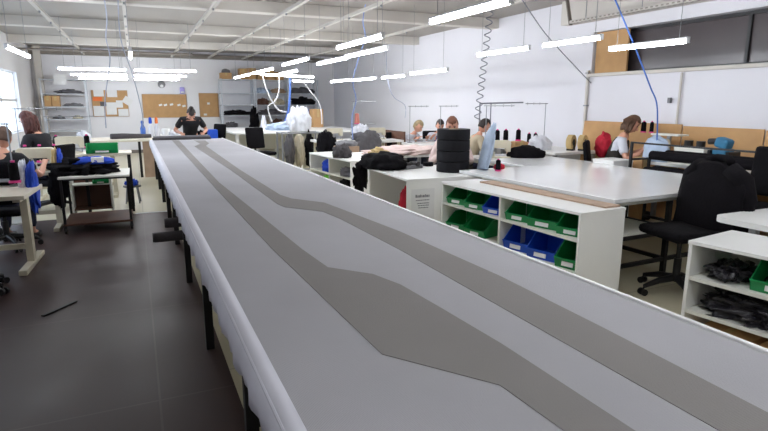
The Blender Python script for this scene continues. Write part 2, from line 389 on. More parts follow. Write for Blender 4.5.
fabric_roll('fabric_roll', (.06, 5.12, .38), (.9, 5.12, .38), .045, 'lower grey fabric roll poking out from under the cutting table', group='rolls under the table', core=False)
fabric_roll('fabric_roll', (.17, 5.2, .485), (.9, 5.2, .485), .045, 'upper shorter grey fabric roll poking out from under the cutting table', group='rolls under the table', core=False)
tag(MB().box((*at(60, 309, z=0)[:2], .006), (.03, .32, .012), (0, 0, R(-38)), .003).build('floor_strip', M_black), 'short black strip lying on the dark floor by itself', 'strip')

# ------------------------------------------------------------------ open storage cabinets on the right
def cabinet(label, origin, L, D, H, rotz, bays, rows, mid=None, base=.05):
    """origin = front corner farthest from the camera; local +x runs along the front towards the camera, +y to the back"""
    t = thing('storage_cabinet', label, 'cabinet', (origin[0], origin[1], 0), rotz, 'white open storage cabinets')
    T = .022
    for x in (T / 2, L - T / 2): MB().b2((x - T / 2, 0, 0), (x + T / 2, D, H - T), .002).build('side_panel', M_white, t)
    MB().b2((-.004, -.004, H - T), (L + .004, D, H), .002).build('top_panel', M_white, t)
    MB().b2((T, 0.02, base), (L - T, D, base + T)).build('bottom_panel', M_greywhite, t)
    MB().b2((T, 0.03, 0), (L - T, .05, base)).build('plinth', M_white, t)
    MB().b2((T, D - .012, base), (L - T, D, H - T)).build('back_panel', M_greywhite, t)
    for k in range(1, bays):
        x = L * k / bays; MB().b2((x - T / 2, .004, base + T), (x + T / 2, D - .012, H - T)).build('divider', M_greywhite, t)
    lev = [base + T]
    for k in range(1, rows):
        z = mid or base + T + (H - T - base - T) * k / rows; lev.append(z + T / 2)
        MB().b2((T, .006, z - T / 2), (L - T, D - .012, z + T / 2)).build('shelf', M_greywhite, t)
    M = Matrix.Translation((origin[0], origin[1], 0)) @ Matrix.Rotation(rotz, 4, 'Z')
    return t, M, lev
def bin_(M, x, y, z, w, d, h, m, label, tilt=0., group='small parts bins in the white cabinets'):
    p = M @ Vector((x, y, z)); rz = M.to_euler().z + tilt
    t = thing('storage_bin', label, 'bin', p, rz, group); T = .006
    c = MB(); c.b2((-w / 2, -d / 2 + .02, 0), (w / 2, d / 2, T))
    c.b2((-w / 2, d / 2 - T, 0), (w / 2, d / 2, h))
    prof = [(-d / 2 + .02, 0), (d / 2, 0), (d / 2, h), (-d / 2 + d * .46, h), (-d / 2 + d * .38, h * .92), (-d / 2 + .02, h * .46), (-d / 2, h * .40)]
    c.prism(prof, -w / 2, -w / 2 + T, 'x'); c.prism(prof, w / 2 - T, w / 2, 'x')
    c.prism([(-d / 2 + .02, 0), (-d / 2 + .026, 0), (-d / 2 + .008, h * .40), (-d / 2, h * .40)], -w / 2, w / 2, 'x')
    c.build('body', m, t)
    c = MB(); c.b2((-w / 2 - .006, -d / 2 + d * .45, h - .012), (-w / 2, d / 2, h)); c.b2((w / 2, -d / 2 + d * .45, h - .012), (w / 2 + .006, d / 2, h)); c.b2((-w / 2, d / 2, h - .012), (w / 2, d / 2 + .006, h))
    c.b2((-w / 2, -d / 2 - .006, h * .37), (w / 2, -d / 2, h * .42)); c.build('rim', m, t)
    c = MB(); c.box((0, -d / 2 + .004, h * .21), (w * .42, .003, h * .2), (R(-10), 0, 0)); c.build('label_card', M_paper, t)
    return t
rz1 = math.atan2(3.05 - 4.93, 3.0 - 2.89)
cab1, M1, lv = cabinet('white open cabinet full of green and blue bins beside the cutting table', (2.89, 4.93), 1.885, .49, .74, rz1, 2, 2, mid=.515, base=.235)
# local +y must point to the back (+X): rz1 about -87 deg gives +y -> +X
G = [(.17, 1, M_green, 'leftmost green bin on the top shelf, far bay'), (.47, 1, M_green, 'green bin between a green and a blue one, top shelf of far bay'), (.77, 1, M_blue, 'only blue bin on the top shelf of the bin cabinet'),
     (.17, 0, M_green, 'green bin low at the far end of the bin cabinet'), (.50, 0, M_green, 'green bin low in the far bay next to the divider')]
for x, r, m, l in G: bin_(M1, x, .19, lv[r], .25, .32, .155 if r else .17, m, l, R(12))
G = [(1.10, 1, M_green, 'green bin just right of the divider on the top shelf', .25, .16), (1.41, 1, M_green, 'largest green bin, middle of the near top shelf', .30, .18), (1.715, 1, M_green, 'green bin with white label at the near end of the top shelf', .25, .16),
     (1.10, 0, M_blue, 'blue bin on the bottom shelf beside the divider', .27, .2), (1.41, 0, M_blue, 'blue bin on the bottom shelf beside a green one', .28, .2), (1.715, 0, M_green, 'green bin at the near end of the bottom shelf', .24, .2)]
for x, r, m, l, ww, hh in G: bin_(M1, x, .19, lv[r], ww, .32, hh, m, l, R(12))
p = M1 @ Vector((1.04, .395, .74)); tag(MB().b2((-.80, -.085, 0), (.80, .085, .014), .002).build('wooden_plank', M_wood, loc=p, rotz=rz1), 'thin brown wooden plank lying along the top of the bin cabinet', 'board')

rz2 = math.atan2(5.22 - 6.4, -.05)
cab2, M2, lv2 = cabinet('white cabinet with a paper notice on its end and red cloth inside', (2.68, 6.4), 1.18, 1.05, .74, rz2, 1, 1, base=.2)
q = M2 @ Vector((1.18, .18, .46))
t = thing('paper_notice', 'white paper notice with grey printed lines on the cabinet end panel', 'paper', q, rz2 + R(90))
# local -y... faces the camera after turning
MB().b2((-.13, -.004, -.20), (.15, -.001, .17)).build('sheet', M_paper, t)
c = MB()
for k in range(12):
    wch = .008 if k % 3 else .011
    c.b2((-.08 + k * .0145, -.006, .075), (-.08 + k * .0145 + wch, -.004, .10 if k % 4 else .108))
c.build('heading_print', M_text, t)
c = MB()
for j, (a, b, z) in enumerate(((-.075, .09, .04), (-.06, .085, .005), (-.05, .08, -.02), (-.045, .075, -.045))):
    x = a
    while x < b:
        d = random.uniform(.006, .02); c.b2((x, -.006, z), (min(b, x + d), -.004, z + .009)); x += d + .005
c.build('text_print', M_text, t)
q = M2 @ Vector((.93, .10, lv2[0])); tag(MB().heap((0, 0, 0), (.085, .08, .40), .15, 2, 3).build('red_cloth', M_red, smooth='all', loc=q), 'rumpled red cloth stuffed in the white cabinet with the notice', 'cloth')
q = M2 @ Vector((.6, .22, lv2[0])); tag(MB().heap((0, 0, 0), (.2, .2, .1), .3, 2, 5).build('white_cloth', M_whitecloth, smooth='all', loc=q), 'small white bundle beside the red cloth in the cabinet', 'cloth')
rz3 = math.atan2(7.28 - 8.84, 2.76 - 2.62)
cab3, M3, lv3 = cabinet('white open cabinet with cloth in its four cells, nearest the white cutting desk', (2.62, 8.84), 1.57, .5, .74, rz3, 2, 2, base=.2)
for x, r, m, d, l in ((.55, 1, M_bluefab, (.17, .12, .2), 'blue cloth bundle in the top far cell of the low cabinet'), (.55, 0, M_brightgreen, (.2, .12, .2), 'bright green cloth in the bottom far cell of the low cabinet'),
                      (1.25, 1, M_greycloth, (.24, .12, .13), 'grey folded cloth on the top near shelf of the low cabinet'), (1.22, 0, M_blkfab, (.25, .12, .22), 'black cloth bundle in the bottom near cell of the low cabinet')):
    q = M3 @ Vector((x, .14, lv3[r])); tag(MB().heap((0, 0, 0), d, .3, 2, x * 7 + r, rot=rz3).build('cloth_bundle', m, smooth='all', loc=q), l, 'cloth', 'cloth in the low cabinet')
# near right cabinet
rz4 = R(-82)
cab4, M4, lv4 = cabinet('white three-shelf cabinet at the lower right with dark plastic bags', (3.06, 2.2), 1.5, .52, .72, rz4, 1, 3, base=.03)
q = M4 @ Vector((.19, .22, lv4[2])); tag(MB().heap((0, 0, 0), (.13, .17, .10), .5, 3, 11, rot=rz4).build('plastic_bag', M_plasticbag, smooth='all', loc=q), 'dark crumpled bag on the top shelf beside the green bin', 'bag', 'plastic bags in the near cabinet')
q = M4 @ Vector((.42, .22, lv4[1])); tag(MB().heap((0, 0, 0), (.36, .19, .13), .55, 3.4, 12, rot=rz4, sub=5).build('plastic_bag', M_plasticbag, smooth='all', loc=q), 'shiny black plastic bag filling the middle shelf of the near cabinet', 'bag', 'plastic bags in the near cabinet')
bin_(M4, .47, .21, lv4[2], .27, .34, .17, M_green, 'green bin on the top shelf of the near right cabinet', R(4))
for x, l in ((.24, 'low brown cardboard box under the black bag, first in the bottom row'), (.58, 'low brown cardboard box under the black bag, second in the bottom row')):
    t = thing('cardboard_box', l, 'box', M4 @ Vector((x, .22, lv4[0])), rz4, 'cardboard boxes'); MB().b2((-.15, -.16, 0), (.15, .16, .13), .004).build('carton', M_card, t); MB().b2((-.02, -.161, .1), (.02, .161, .132)).build('tape', M_tan, t)

# ------------------------------------------------------------------ white worktable behind the bins
def work_table(label, loc, rotz, W, L, shelf):
    wt = thing('work_table', label, 'table', loc, rotz, 'white worktables')
    MB().b2((0, 0, .745), (W, L, .78), .004).build('tabletop', M_whitetop, wt)
    MB().b2((.06, .08, .70), (W - .06, L - (.36 if shelf else .1), .745)).build('under_frame', M_greywhite, wt)
    for x in (.1, .84, W - .1):
        for y in (.12, L - .12):
            if shelf and x == .1 and y > .2: continue
            MB().b2((x - .02, y - .02, 0), (x + .02, y + .02, .70)).build('leg', M_black, wt)
    if shelf:
        MB().b2((.08, .1, .42), (.86, L - .12, .44)).build('lower_shelf', M_greywhite, wt)
        for y in (.12, L - .12): MB().b2((.1, y - .018, .38), (.84, y + .018, .42)).build('shelf_bar', M_black, wt)
    for y in (.12, L - .12): MB().b2((.1, y - .015, .13), (W - .1, y + .015, .165)).build('stretcher', M_black, wt)
    for x in (.1, .84): MB().b2((x - .015, .12, .13), (x + .015, L - .12, .165)).build('stretcher', M_black, wt)
work_table('large glossy white worktable behind the bin cabinet', (3.5, 3.2, 0), R(2), 2.03, 2.24, True)
work_table('second white worktable with the sewing machine, beyond the joint line', (4.4, 5.5, 0), 0, 1.15, 1.45, False)
# thread cone prototype and copies
def cone_mesh(label, loc, h=.16, r=.036, m=M_blkfab, group='thread cones'):
    t = thing('thread_cone', label, 'thread cone', loc, 0, group)
    c = MB(); c.lathe([(r * .8, .012), (r, .018), (r * .93, h * .9), (r * .55, h), (.01, h)]); c.build('thread', m, t, smooth=1)
    c = MB(); c.lathe([(r * 1.15, 0), (r * 1.15, .012), (r * .7, .02), (r * .4, .022)]); c.build('spool_base', M_pink, t, smooth=1); c = MB(); c.lathe([(r * .4, h - .004), (r * .42, h + .012), (.006, h + .013)]); c.build('spool_tip', M_pink, t, smooth=1)
    return t
p = at(498, 171, z=.78); cone0 = cone_mesh('single black thread cone with pink base standing on the white worktable', (p.x, p.y, .78), .13, .03)
def cone(px, py, z, label, sc=1., **k):
    p = at(px, py, z=z, **k); return dup(cone0, (p.x, p.y, z), label=label, scale=(sc,) * 3)

# ------------------------------------------------------------------ office chairs
def office_chair(label, loc, rotz, back=True, m=M_blkfab, seat_z=.5):
    t = thing('office_chair', label, 'chair', loc, rotz, 'office chairs')
    for k in range(5):
        a = 2 * math.pi * k / 5 + .3; u = Vector((math.cos(a), math.sin(a), 0))
        c = MB(); c.tube([u * .03 + Vector((0, 0, .13)), u * .16 + Vector((0, 0, .115)), u * .29 + Vector((0, 0, .075))], [.03, .026, .018], 10); o = c.build('base_leg', M_black, t, smooth=1)
        v = Vector((-u.y, u.x, 0)); c = MB()
        for s in (-.022, .022): c.cyl(u * .30 + v * (s - .01) + Vector((0, 0, .028)), u * .30 + v * (s + .01) + Vector((0, 0, .028)), .028, seg=12)
        c.cyl(u * .30 + Vector((0, 0, .03)), u * .29 + Vector((0, 0, .075)), .008); c.build('caster', M_black, o, smooth=1)
    c = MB(); c.cyl((0, 0, .1), (0, 0, .3), .03); c.cyl((0, 0, .3), (0, 0, seat_z - .04), .018); c.build('column', M_black, t, smooth=1)
    c = MB(); c.box((0, 0, seat_z), (.48, .46, .08), (0, 0, 0), .035); c.build('seat', m, t, smooth='all')
    if back:
        c = MB(); c.tube([(0, -.1, seat_z - .05), (0, -.26, seat_z - .03), (0, -.29, seat_z + .2)], .022); c.build('back_bracket', M_black, t, smooth=1)
        c = MB(); c.box((0, -.26, seat_z + .32), (.44, .06, .46), (R(8), 0, 0), .028); c.build('backrest', m, t, smooth='all')
    return t
chq = (3.99, 2.95, 0); chr_ = R(78)
office_chair('black office chair draped with a jacket beside the white worktable', chq, chr_, seat_z=.52)
# jacket draped over its backrest: a thick shell with shoulders, hanging sleeves
def jacket(label, loc, rotz):
    t = thing('jacket', label, 'jacket', loc, rotz)
    c = MB(); n, mrows = 40, 22; V = []
    for i in range(n):
        a = 2 * math.pi * i / n; row = []
        for j in range(mrows + 1):
            f = j / mrows; z = 1.10 - .62 * f
            wx = .16 + .16 * min(1, f * 3.2) ** .6 + .03 * f; wy = .05 + .035 * min(1, f * 3) + .03 * f
            k = 1 + .07 * math.sin(7 * a + 3 * f) * f + .06 * noise.noise(Vector((math.cos(a) * 2, math.sin(a) * 2, f * 4)))
            sx = math.copysign(abs(math.cos(a)) ** .7, math.cos(a)); sy = math.copysign(abs(math.sin(a)) ** .7, math.sin(a))
            row.append(c.bm.verts.new((wx * sx * k, wy * sy * k, z + .02 * noise.noise(Vector((a, f * 3, 1))) - (.05 * abs(sx) ** 3 if f < .2 else 0))))
        V.append(row)
    for i in range(n):
        a, b = V[i], V[(i + 1) % n]
        for j in range(mrows): c.bm.faces.new((a[j], a[j + 1], b[j + 1], b[j]))
    c.bm.faces.new([r[0] for r in V]); c.build('body', M_jacket, t, smooth='all')
    for s in (-1, 1):
        c = MB(); c.tube([(s * .14, 0, 1.04), (s * .24, -.02, .96), (s * .29, -.03, .8), (s * .30, -.02, .66), (s * .30, -.01, .55)], [.07, .085, .08, .07, .06], 14); c.build('sleeve', M_jacket, t, smooth='all')
    c = MB(); c.tube([(-.12, -.02, 1.09), (-.06, -.06, 1.115), (.06, -.06, 1.115), (.12, -.02, 1.09)], .03, 10); c.build('collar', M_jacket, t, smooth='all')
    return t
Mch = Matrix.Translation(chq) @ Matrix.Rotation(chr_, 4, 'Z'); jp = Mch @ Vector((0, -.26, 0))
jacket('black jacket hung over the back of the office chair at the worktable', jp, chr_)

# ------------------------------------------------------------------ sewing machines and tables
def sewing_machine(label, loc, rotz, m=M_cream, s=1.):
    t = thing('sewing_machine', label, 'sewing machine', loc, rotz, 'industrial sewing machines')
    c = MB(); c.b2((-.24, -.09, 0), (.24, .09, .02), .006); c.build('bed_plate', M_chrome if m is not M_cream else M_cream, t)
    c = MB(); pr = [(-.24, .11), (-.24, .30), (-.20, .325), (.20, .325), (.24, .30), (.24, .02), (.12, .02), (.11, .14), (.08, .18), (-.14, .18), (-.16, .11)]
    c.prism(pr, -.065, .065, 'y'); o = c.build('arm', m, t); bv = o.modifiers.new('b', 'BEVEL'); bv.width = .012; bv.segments = 2
    c = MB(); c.cyl((.24, 0, .235), (.275, 0, .235), .065, seg=24); c.cyl((.275, 0, .235), (.285, 0, .235), .03); c.build('hand_wheel', M_black, t, smooth=1)
    c = MB(); c.cyl((-.2, 0, .03), (-.2, 0, .12), .008); c.b2((-.215, -.012, .02), (-.185, .012, .032)); c.build('needle_bar', M_chrome, t)
    c = MB(); c.b2((-.05, -.068, .22), (.14, -.064, .29)); c.build('name_plate', M_bluefab if m is M_cream else M_black, t)
    c = MB(); c.b2((.02, -.1, .0), (.2, -.085, .1), .004); c.build('control_box', M_greywhite, t)
    t.scale = (s,) * 3
    return t
def sewing_table(label, loc, rotz, L=1.1, D=.55, H=.74, m=M_creamwood):
    t = thing('sewing_table', label, 'table', loc, rotz, 'sewing machine tables')
    MB().b2((-L / 2, -D / 2, H - .04), (L / 2, D / 2, H), .006).build('tabletop', m, t)
    for s in (-1, 1):
        c = MB(); c.box((s * (L / 2 - .09), 0, H / 2), (.06, .1, H - .08)); c.b2((s * (L / 2 - .09) - .03, -D * .36, H - .075), (s * (L / 2 - .09) + .03, D * .36, H - .04)); o = c.build('leg', M_cream, t)
        c = MB(); c.b2((s * (L / 2 - .09) - .035, -D * .5, 0), (s * (L / 2 - .09) + .035, D * .5, .05), .008); c.build('foot', M_cream, o)
    MB().b2((-L / 2 + .09, .02, .16), (L / 2 - .09, .06, .21)).build('stretcher', M_cream, t)
    c = MB(); c.box((0, -.06, .13), (.42, .26, .015), (R(12), 0, 0)); c.build('treadle', M_greywhite, t)
    c = MB(); c.b2((.05, -.06, H - .24), (.25, .12, H - .05), .02); c.build('motor', M_black, t)
    return t
def thread_stand(label, loc, rotz, H=.5, w=.45):
    t = thing('thread_stand', label, 'thread stand', loc, rotz, 'thread stands')
    c = MB(); c.cyl((0, 0, .006), (0, 0, H), .007, seg=8); c.cyl((0, 0, 0), (0, 0, .012), .05); c.build('pole', M_chrome, t)
    c = MB(); c.cyl((-.04, 0, H - .01), (w, 0, H - .01), .006, seg=8)
    for k in range(3): c.cyl((w * (.3 + .3 * k), 0, H - .03), (w * (.3 + .3 * k), 0, H + .01), .004, seg=6)
    c.build('guide_arm', M_chrome, t)
    c = MB(); c.b2((-.02, -.09, .05), (w * .9, .09, .062)); c.build('spool_tray', M_chrome, t)
    return t

# ---- left side
sewing_table('nearest cream machine table on the left, with white T-shaped legs', (-1.56, 6.12, 0), R(-3), 1.25, .78)
ch = at(2, 300, z=0); office_chair('dark office chair cut off by the left picture border', (-1.37, 5.33, 0), R(172), seat_z=.47)
sewing_machine('cream sewing machine on the nearest left table, mostly cut off', (-1.52, 6.2, .74), R(178))
thread_stand('thread stand on the nearest left machine table, tall grey pole', (-1.14, 6.42, .74), R(160), .62, .4)
p = at(11, 152, y=6.2); dup(cone0, (p.x, p.y, .80), label='dark grey thread cone on the stand of the nearest left table', scale=(1.5,) * 3)
# blue and white cloth hanging off the table corner
t = thing('folded_cloth', 'blue and white folded cloth hanging off the nearest left table', 'cloth', (-.98, 6.35, .72))
c = MB(); c.heap((0, 0, 0), (.05, .13, .26), .25, 2, 21, flat=False); c.build('blue_layer', M_bluefab, t, smooth='all')
c = MB(); c.heap((-.07, 0.02, .05), (.05, .12, .22), .25, 2, 22, flat=False); c.build('white_layer', M_whitecloth, t, smooth='all')
sewing_table('second cream machine table on the left, behind the black trolley', (-1.47, 7.95, 0), R(0), 1.16, .75)
sewing_machine('cream sewing machine the man in black reaches to', (-1.13, 7.82, .74), R(178), s=.85)
thread_stand('thread stand behind the second left machine', (-1.35, 8.2, .74), R(0), .75, .5)
for k, l in enumerate(('black thread cone nearest the red-haired woman', 'black thread cone second from the red-haired woman', 'black thread cone third from the red-haired woman')):
    dup(cone0, (-1.30 + .16 * k, 8.22, .802), label=l, scale=(1.5, 1.5, 1.6))
t = thing('folded_cloth', 'yellow and blue cloth flap beside the second left sewing machine', 'cloth', (-.93, 7.75, .86))
MB().heap((0, 0, 0), (.04, .1, .16), .25, 2, 23, flat=False).build('yellow_layer', M_tan, t, smooth='all'); MB().heap((.05, 0, -.02), (.035, .1, .16), .25, 2, 24, flat=False).build('blue_layer', M_bluefab, t, smooth='all')
sewing_table('third cream machine table on the left, before the far left rack', (-.95, 10.4, 0), 0, 1.3, .75)
sewing_machine('cream sewing machine on the third left table', (-1.0, 10.3, .74), R(182), s=.85)
thread_stand('thread stand on the third left table by the white cloth', (-1.32, 10.6, .74), R(0), .6, .7)
for k, l in enumerate(('black thread cone on the third left table, left one', 'black thread cone on the third left table beside white cloth')): dup(cone0, (-1.22 + .45 * k, 10.6, .802), label=l, scale=(1.5, 1.5, 1.6))
tag(MB().heap((0, 0, 0), (.14, .1, .2), .3, 2, 25).build('white_cloth', M_whitecloth, smooth='all', loc=at(84, 141, z=.78, )), 'white cloth standing on the third left table', 'cloth')
# trolley
tw = thing('trolley', 'black framed trolley on castors beside the dark aisle', 'trolley', (-.5, 7.75, 0), R(0))
for sx in (-1, 1):
    for sy in (-1, 1):
        x, y = sx * .36, sy * .36
        o = MB().b2((x - .014, y - .014, .07), (x + .014, y + .014, .68)).build('post', M_black, tw)
        c = MB(); c.cyl((x - .012, y, .035), (x + .012, y, .035), .035, seg=14); c.b2((x - .018, y - .012, .04), (x + .018, y + .012, .075)); c.build('caster', M_black, o, smooth=1)
MB().b2((-.385, -.385, .665), (.385, .385, .69), .003).build('top_shelf', M_greywhite, tw)
MB().b2((-.375, -.375, .10), (.375, .375, .125), .003).build('lower_shelf', M_brown, tw)
MB().b2((-.37, -.37, .645), (.37, .37, .665)).build('top_frame', M_black, tw)
tag(MB().heap((0, 0, 0), (.37, .33, .18), .4, 2.4, 31, sub=5).build('black_fabric_pile', M_blkfab, smooth='all', loc=(-.66, 7.78, .69)), 'pile of black fabric heaped on the trolley top', 'fabric')
tag(MB().heap((0, 0, 0), (.1, .06, .24), .3, 2, 33, flat=False).build('black_fabric_pile', M_blkfab, smooth='all', loc=(-.9, 7.5, .56)), 'black fabric hanging down over the near corner of the trolley', 'fabric')
t = thing('blue_packet', 'blue packet with a white label on the black fabric pile', 'packet', (-.52, 7.68, .81)); MB().heap((0, 0, 0), (.25, .10, .09), .15, 1.6, 34).build('wrapper', M_bluefab, t, smooth='all'); MB().b2((-.01, -.098, .02), (.13, .07, .082), .004).build('label', M_paper, t)
bin_(Matrix.Translation((-.45, 8.72, .86)) @ Matrix.Rotation(R(0), 4, 'Z'), 0, 0, 0, .4, .3, .13, M_green, 'shallow green bin with white rim beyond the black fabric pile', group=None)
t = thing('side_table', 'low cream table beyond the trolley under the shallow green bin', 'table', (-.4, 8.85, 0)); MB().b2((-.32, -.25, .83), (.32, .25, .86), .004).build('tabletop', M_creamwood, t)
for sx in (-.28, .28):
    for sy in (-.21, .21): MB().b2((sx - .02, sy - .02, 0), (sx + .02, sy + .02, .83)).build('leg', M_black, t)
t = thing('drawer_unit', 'brown open box unit seen through the trolley', 'cabinet', (-.62, 8.55, 0))
MB().b2((-.24, .1, .1), (.24, .12, .66)).build('back_panel', M_brown, t)
for x in (-.24, .24): MB().b2((x - .012, -.12, 0), (x + .012, .12, .66)).build('side_panel', M_greywhite, t)
MB().b2((-.24, -.12, .44), (.24, .12, .46)).build('shelf', M_greywhite, t); MB().b2((-.24, -.12, .10), (.24, .12, .12)).build('bottom_panel', M_brown, t)
bin_(Matrix.Translation((-.5, 8.5, .46)), 0, 0, 0, .2, .2, .09, M_green, 'small dark green bin in the brown unit behind the trolley', group=None)
tag(MB().heap((0, 0, 0), (.09, .1, .1), .3, 2, 36).build('blue_bag', M_bluefab, smooth='all', loc=(-.12, 9.4, .28)), 'blue bag on a stool past the trolley', 'bag')
t = thing('stool', 'small stool under the blue bag', 'stool', (-.12, 9.4, 0)); MB().cyl((0, 0, .255), (0, 0, .28), .13, seg=20).build('seat', M_greyp, t, smooth=1)
for k in range(4): a = k * math.pi / 2 + .7; MB().cyl((math.cos(a) * .1, math.sin(a) * .1, .255), (math.cos(a) * .14, math.sin(a) * .14, 0), .01).build('leg', M_chrome, t)
# far left long desk
t = thing('long_desk', 'long cream desk across the far left, end panel of brown board', 'desk', (-.75, 13.1, 0)); 
MB().b2((-1.1, -.55, .76), (1.12, .6, .80), .005).build('desktop', M_creamwood, t)
MB().b2((.86, -.5, 0), (1.1, -.46, .76)).build('end_panel', M_wood, t)
for x in (-1.0, -.1, .8):
    for y in (-.45, .5): MB().b2((x - .025, y - .025, 0), (x + .025, y + .025, .76)).build('leg', M_black, t)
p = at(133, 137, z=.83); tag(MB().tube([(-.42, -.1, .05), (-.2, -.02, .055), (.05, .04, .05), (.36, .12, .045)], [.075, .07, .06, .045], 14).build('rolled_cloth', M_roll, smooth='all', loc=(p.x, p.y, .79)), 'dark rolled cloth lying along the far left desk', 'fabric')
for px, l, m in ((143, 'light blue spray bottle on the far left desk', M_bluecord), (151, 'blue and white tool holder on the far left desk', M_bluefab), (157, 'orange topped tool holder on the far left desk', M_orange)):
    q = at(px, 131, y=13.4); t = thing('bottle', l, 'bottle', (q.x, q.y, .80), 0, 'bottles and holders on the far desk')
    c = MB(); c.lathe([(.05, 0), (.055, .03), (.055, .2), (.03, .26), (.025, .3)]); c.build('body', m if px == 143 else M_whitecloth, t, smooth=1)
    c = MB(); c.lathe([(.03, .3), (.035, .33), (.03, .42 if px > 150 else .36), (.01, .44 if px > 150 else .37)]); c.build('cap', m, t, smooth=1)
q = at(166, 131, y=14.35); t = thing('tape_roll', 'white roll standing on the desk left of the bending woman', 'roll', (q.x, q.y, .78)); MB().lathe([(.09, 0), (.1, .01), (.1, .16), (.03, .17)]).build('roll', M_paper, t, smooth=1)
t = thing('work_desk', 'white desk behind the bending woman at the far wall side', 'desk', (1.0, 14.6, 0)); MB().b2((-.9, -.4, .74), (.8, .4, .78), .004).build('desktop', M_white, t)
for x in (-.8, .7):
    for y in (-.33, .33): MB().b2((x - .02, y - .02, 0), (x + .02, y + .02, .74)).build('leg', M_black, t)
q = at(172, 131, y=14.4); tag(MB().heap((0, 0, 0), (.2, .14, .1), .4, 2, 41).build('cloth_bundle', M_whitecloth, smooth='all', loc=(q.x, q.y, .78)), 'white bundle on the desk behind the bending woman', 'cloth')
q = at(207, 131, y=14.4); tag(MB().heap((0, 0, 0), (.2, .14, .1), .5, 2, 42).build('cloth_bundle', M_blkfab, smooth='all', loc=(q.x - .15, q.y, .78)), 'black cloth on the desk right of the bending woman', 'cloth')
q = at(217, 133, y=13.2); tag(MB().b2((-.11, -.12, 0), (.11, .12, .42), .02).build('blue_crate', M_blue, loc=(q.x, 14.0, .5)), 'blue crate right of the far end of the cutting table', 'crate')
t = thing('stool', 'dark stool carrying the blue crate', 'stool', (q.x, 14.0, 0)); MB().b2((-.18, -.16, .46), (.18, .16, .5), .01).build('seat', M_black, t)
for sx in (-.15, .15):
    for sy in (-.13, .13): MB().cyl((sx, sy, 0), (sx, sy, .46), .014).build('leg', M_black, t)
#PART2

# ------------------------------------------------------------------ far wall: racks, boards
def rack(label, x0, x1, y, H, levels, depth=.5, m=M_rack, group='metal storage racks'):
    t = thing('storage_rack', label, 'rack', (x0, y, 0), 0, group); L = x1 - x0
    for x in (.02, L - .02):
        for yy in (.02, depth - .02):
            MB().b2((x - .022, yy - .022, 0), (x + .022, yy + .022, H)).build('post', m, t)
    for z in levels: 
        c = MB(); c.b2((0, 0, z - .03), (L, depth, z), .004); c.build('shelf', m, t)
    return t
RY = 18.3
def zx(px, py, y=RY): p = at(px, py, y=y); return p.x, p.z
xa, xb = zx(40, 90)[0], zx(86, 90)[0]
lvl = [zx(60, q)[1] for q in (79, 93.5, 106.5, 119, 131)]
rack('blue-grey metal storage rack by the window at the far left', xa, xb, RY, lvl[0] + .02, lvl + [.15])
def carton(label, x0, x1, y, z, h, d=.35, group='cardboard boxes'):
    t = thing('cardboard_box', label, 'box', ((x0 + x1) / 2, y, z), 0, group); w = x1 - x0
    MB().b2((-w / 2, 0, 0), (w / 2, d, h), .006).build('carton', M_card, t)
    MB().b2((-.03, -.002, h * .55), (.03, d, h + .002)).build('tape', M_tan, t)
    return t
carton('left cardboard box of two on the far left rack', zx(44, 100)[0], zx(51, 100)[0], RY + .02, lvl[2], .3)
carton('right cardboard box of two on the far left rack', zx(51.5, 100)[0], zx(59, 100)[0], RY + .02, lvl[2], .3)
def shelfcloth(label, px0, px1, z, h, m, seed, amp=.35):
    x0, x1 = zx(px0, 100)[0], zx(px1, 100)[0]
    tag(MB().heap((0, 0, 0), ((x1 - x0) / 2, .17, h * .8), amp, 2.2, seed).build('folded_cloth', m, smooth='all', loc=((x0 + x1) / 2, RY + .25, z)), label, 'cloth', 'cloth heaps on the racks')
shelfcloth('grey cloth heap on the second shelf from the top of the far left rack', 56, 82, lvl[1], .15, M_greycloth, 51)
shelfcloth('low grey heap right of the two boxes on the far left rack', 61, 82, lvl[2], .12, M_greyp, 52)
shelfcloth('dark small heap under the boxes on the far left rack', 50, 62, lvl[3], .12, M_greycloth, 53)
shelfcloth('pale small heap on the right under the grey one, far left rack', 70, 80, lvl[3], .11, M_beige, 54)
tag(MB().b2((0, 0, 0), (.32, .003, .27)).build('paper_sheet', M_paper, loc=(zx(54, 84)[0], RY - .01, zx(54, 84.5)[1])), 'white paper hung at the top of the far left rack', 'paper')
# right racks
xs = [zx(p, 90)[0] for p in (220.5, 255, 289, 318.5)]
lvr = [zx(250, q)[1] for q in (79.5, 93, 104.8, 115, 127)]
RN = ('left bay of the grey storage racks, half empty', 'middle bay of the grey storage racks, full of goods', 'right bay of the grey storage racks, full of black fabric')
for k in range(3): rack(RN[k], xs[k] + .01, xs[k + 1] - .01, RY, lvr[0] + .02, lvr + [.15])
carton('cardboard box on top of the left rack bay', zx(221, 75)[0], zx(232, 75)[0], RY + .05, lvr[0], .2)
tag(MB().heap((0, 0, 0), (.14, .14, .13), .15, 2, 61).build('grey_bag', M_greyp, smooth='all', loc=(zx(227, 70)[0], RY + .25, lvr[0] + .2)), 'grey bag on the box on top of the left rack bay', 'bag')
for k, (a, b, h) in enumerate(((240, 248, .34), (248.5, 256.5, .36), (258, 266, .3), (267, 275, .33), (276, 284, .26))):
    carton(('tall cardboard box, first in the row on top of the racks', 'tall cardboard box, second in the row on top of the racks', 'cardboard box, third in the row on top of the racks, behind the lamp', 'cardboard box, fourth in the row on top of the racks, behind the lamp', 'lower cardboard box, last in the row on top of the racks')[k], zx(a, 75)[0], zx(b, 75)[0], RY + .05, lvr[0], h)
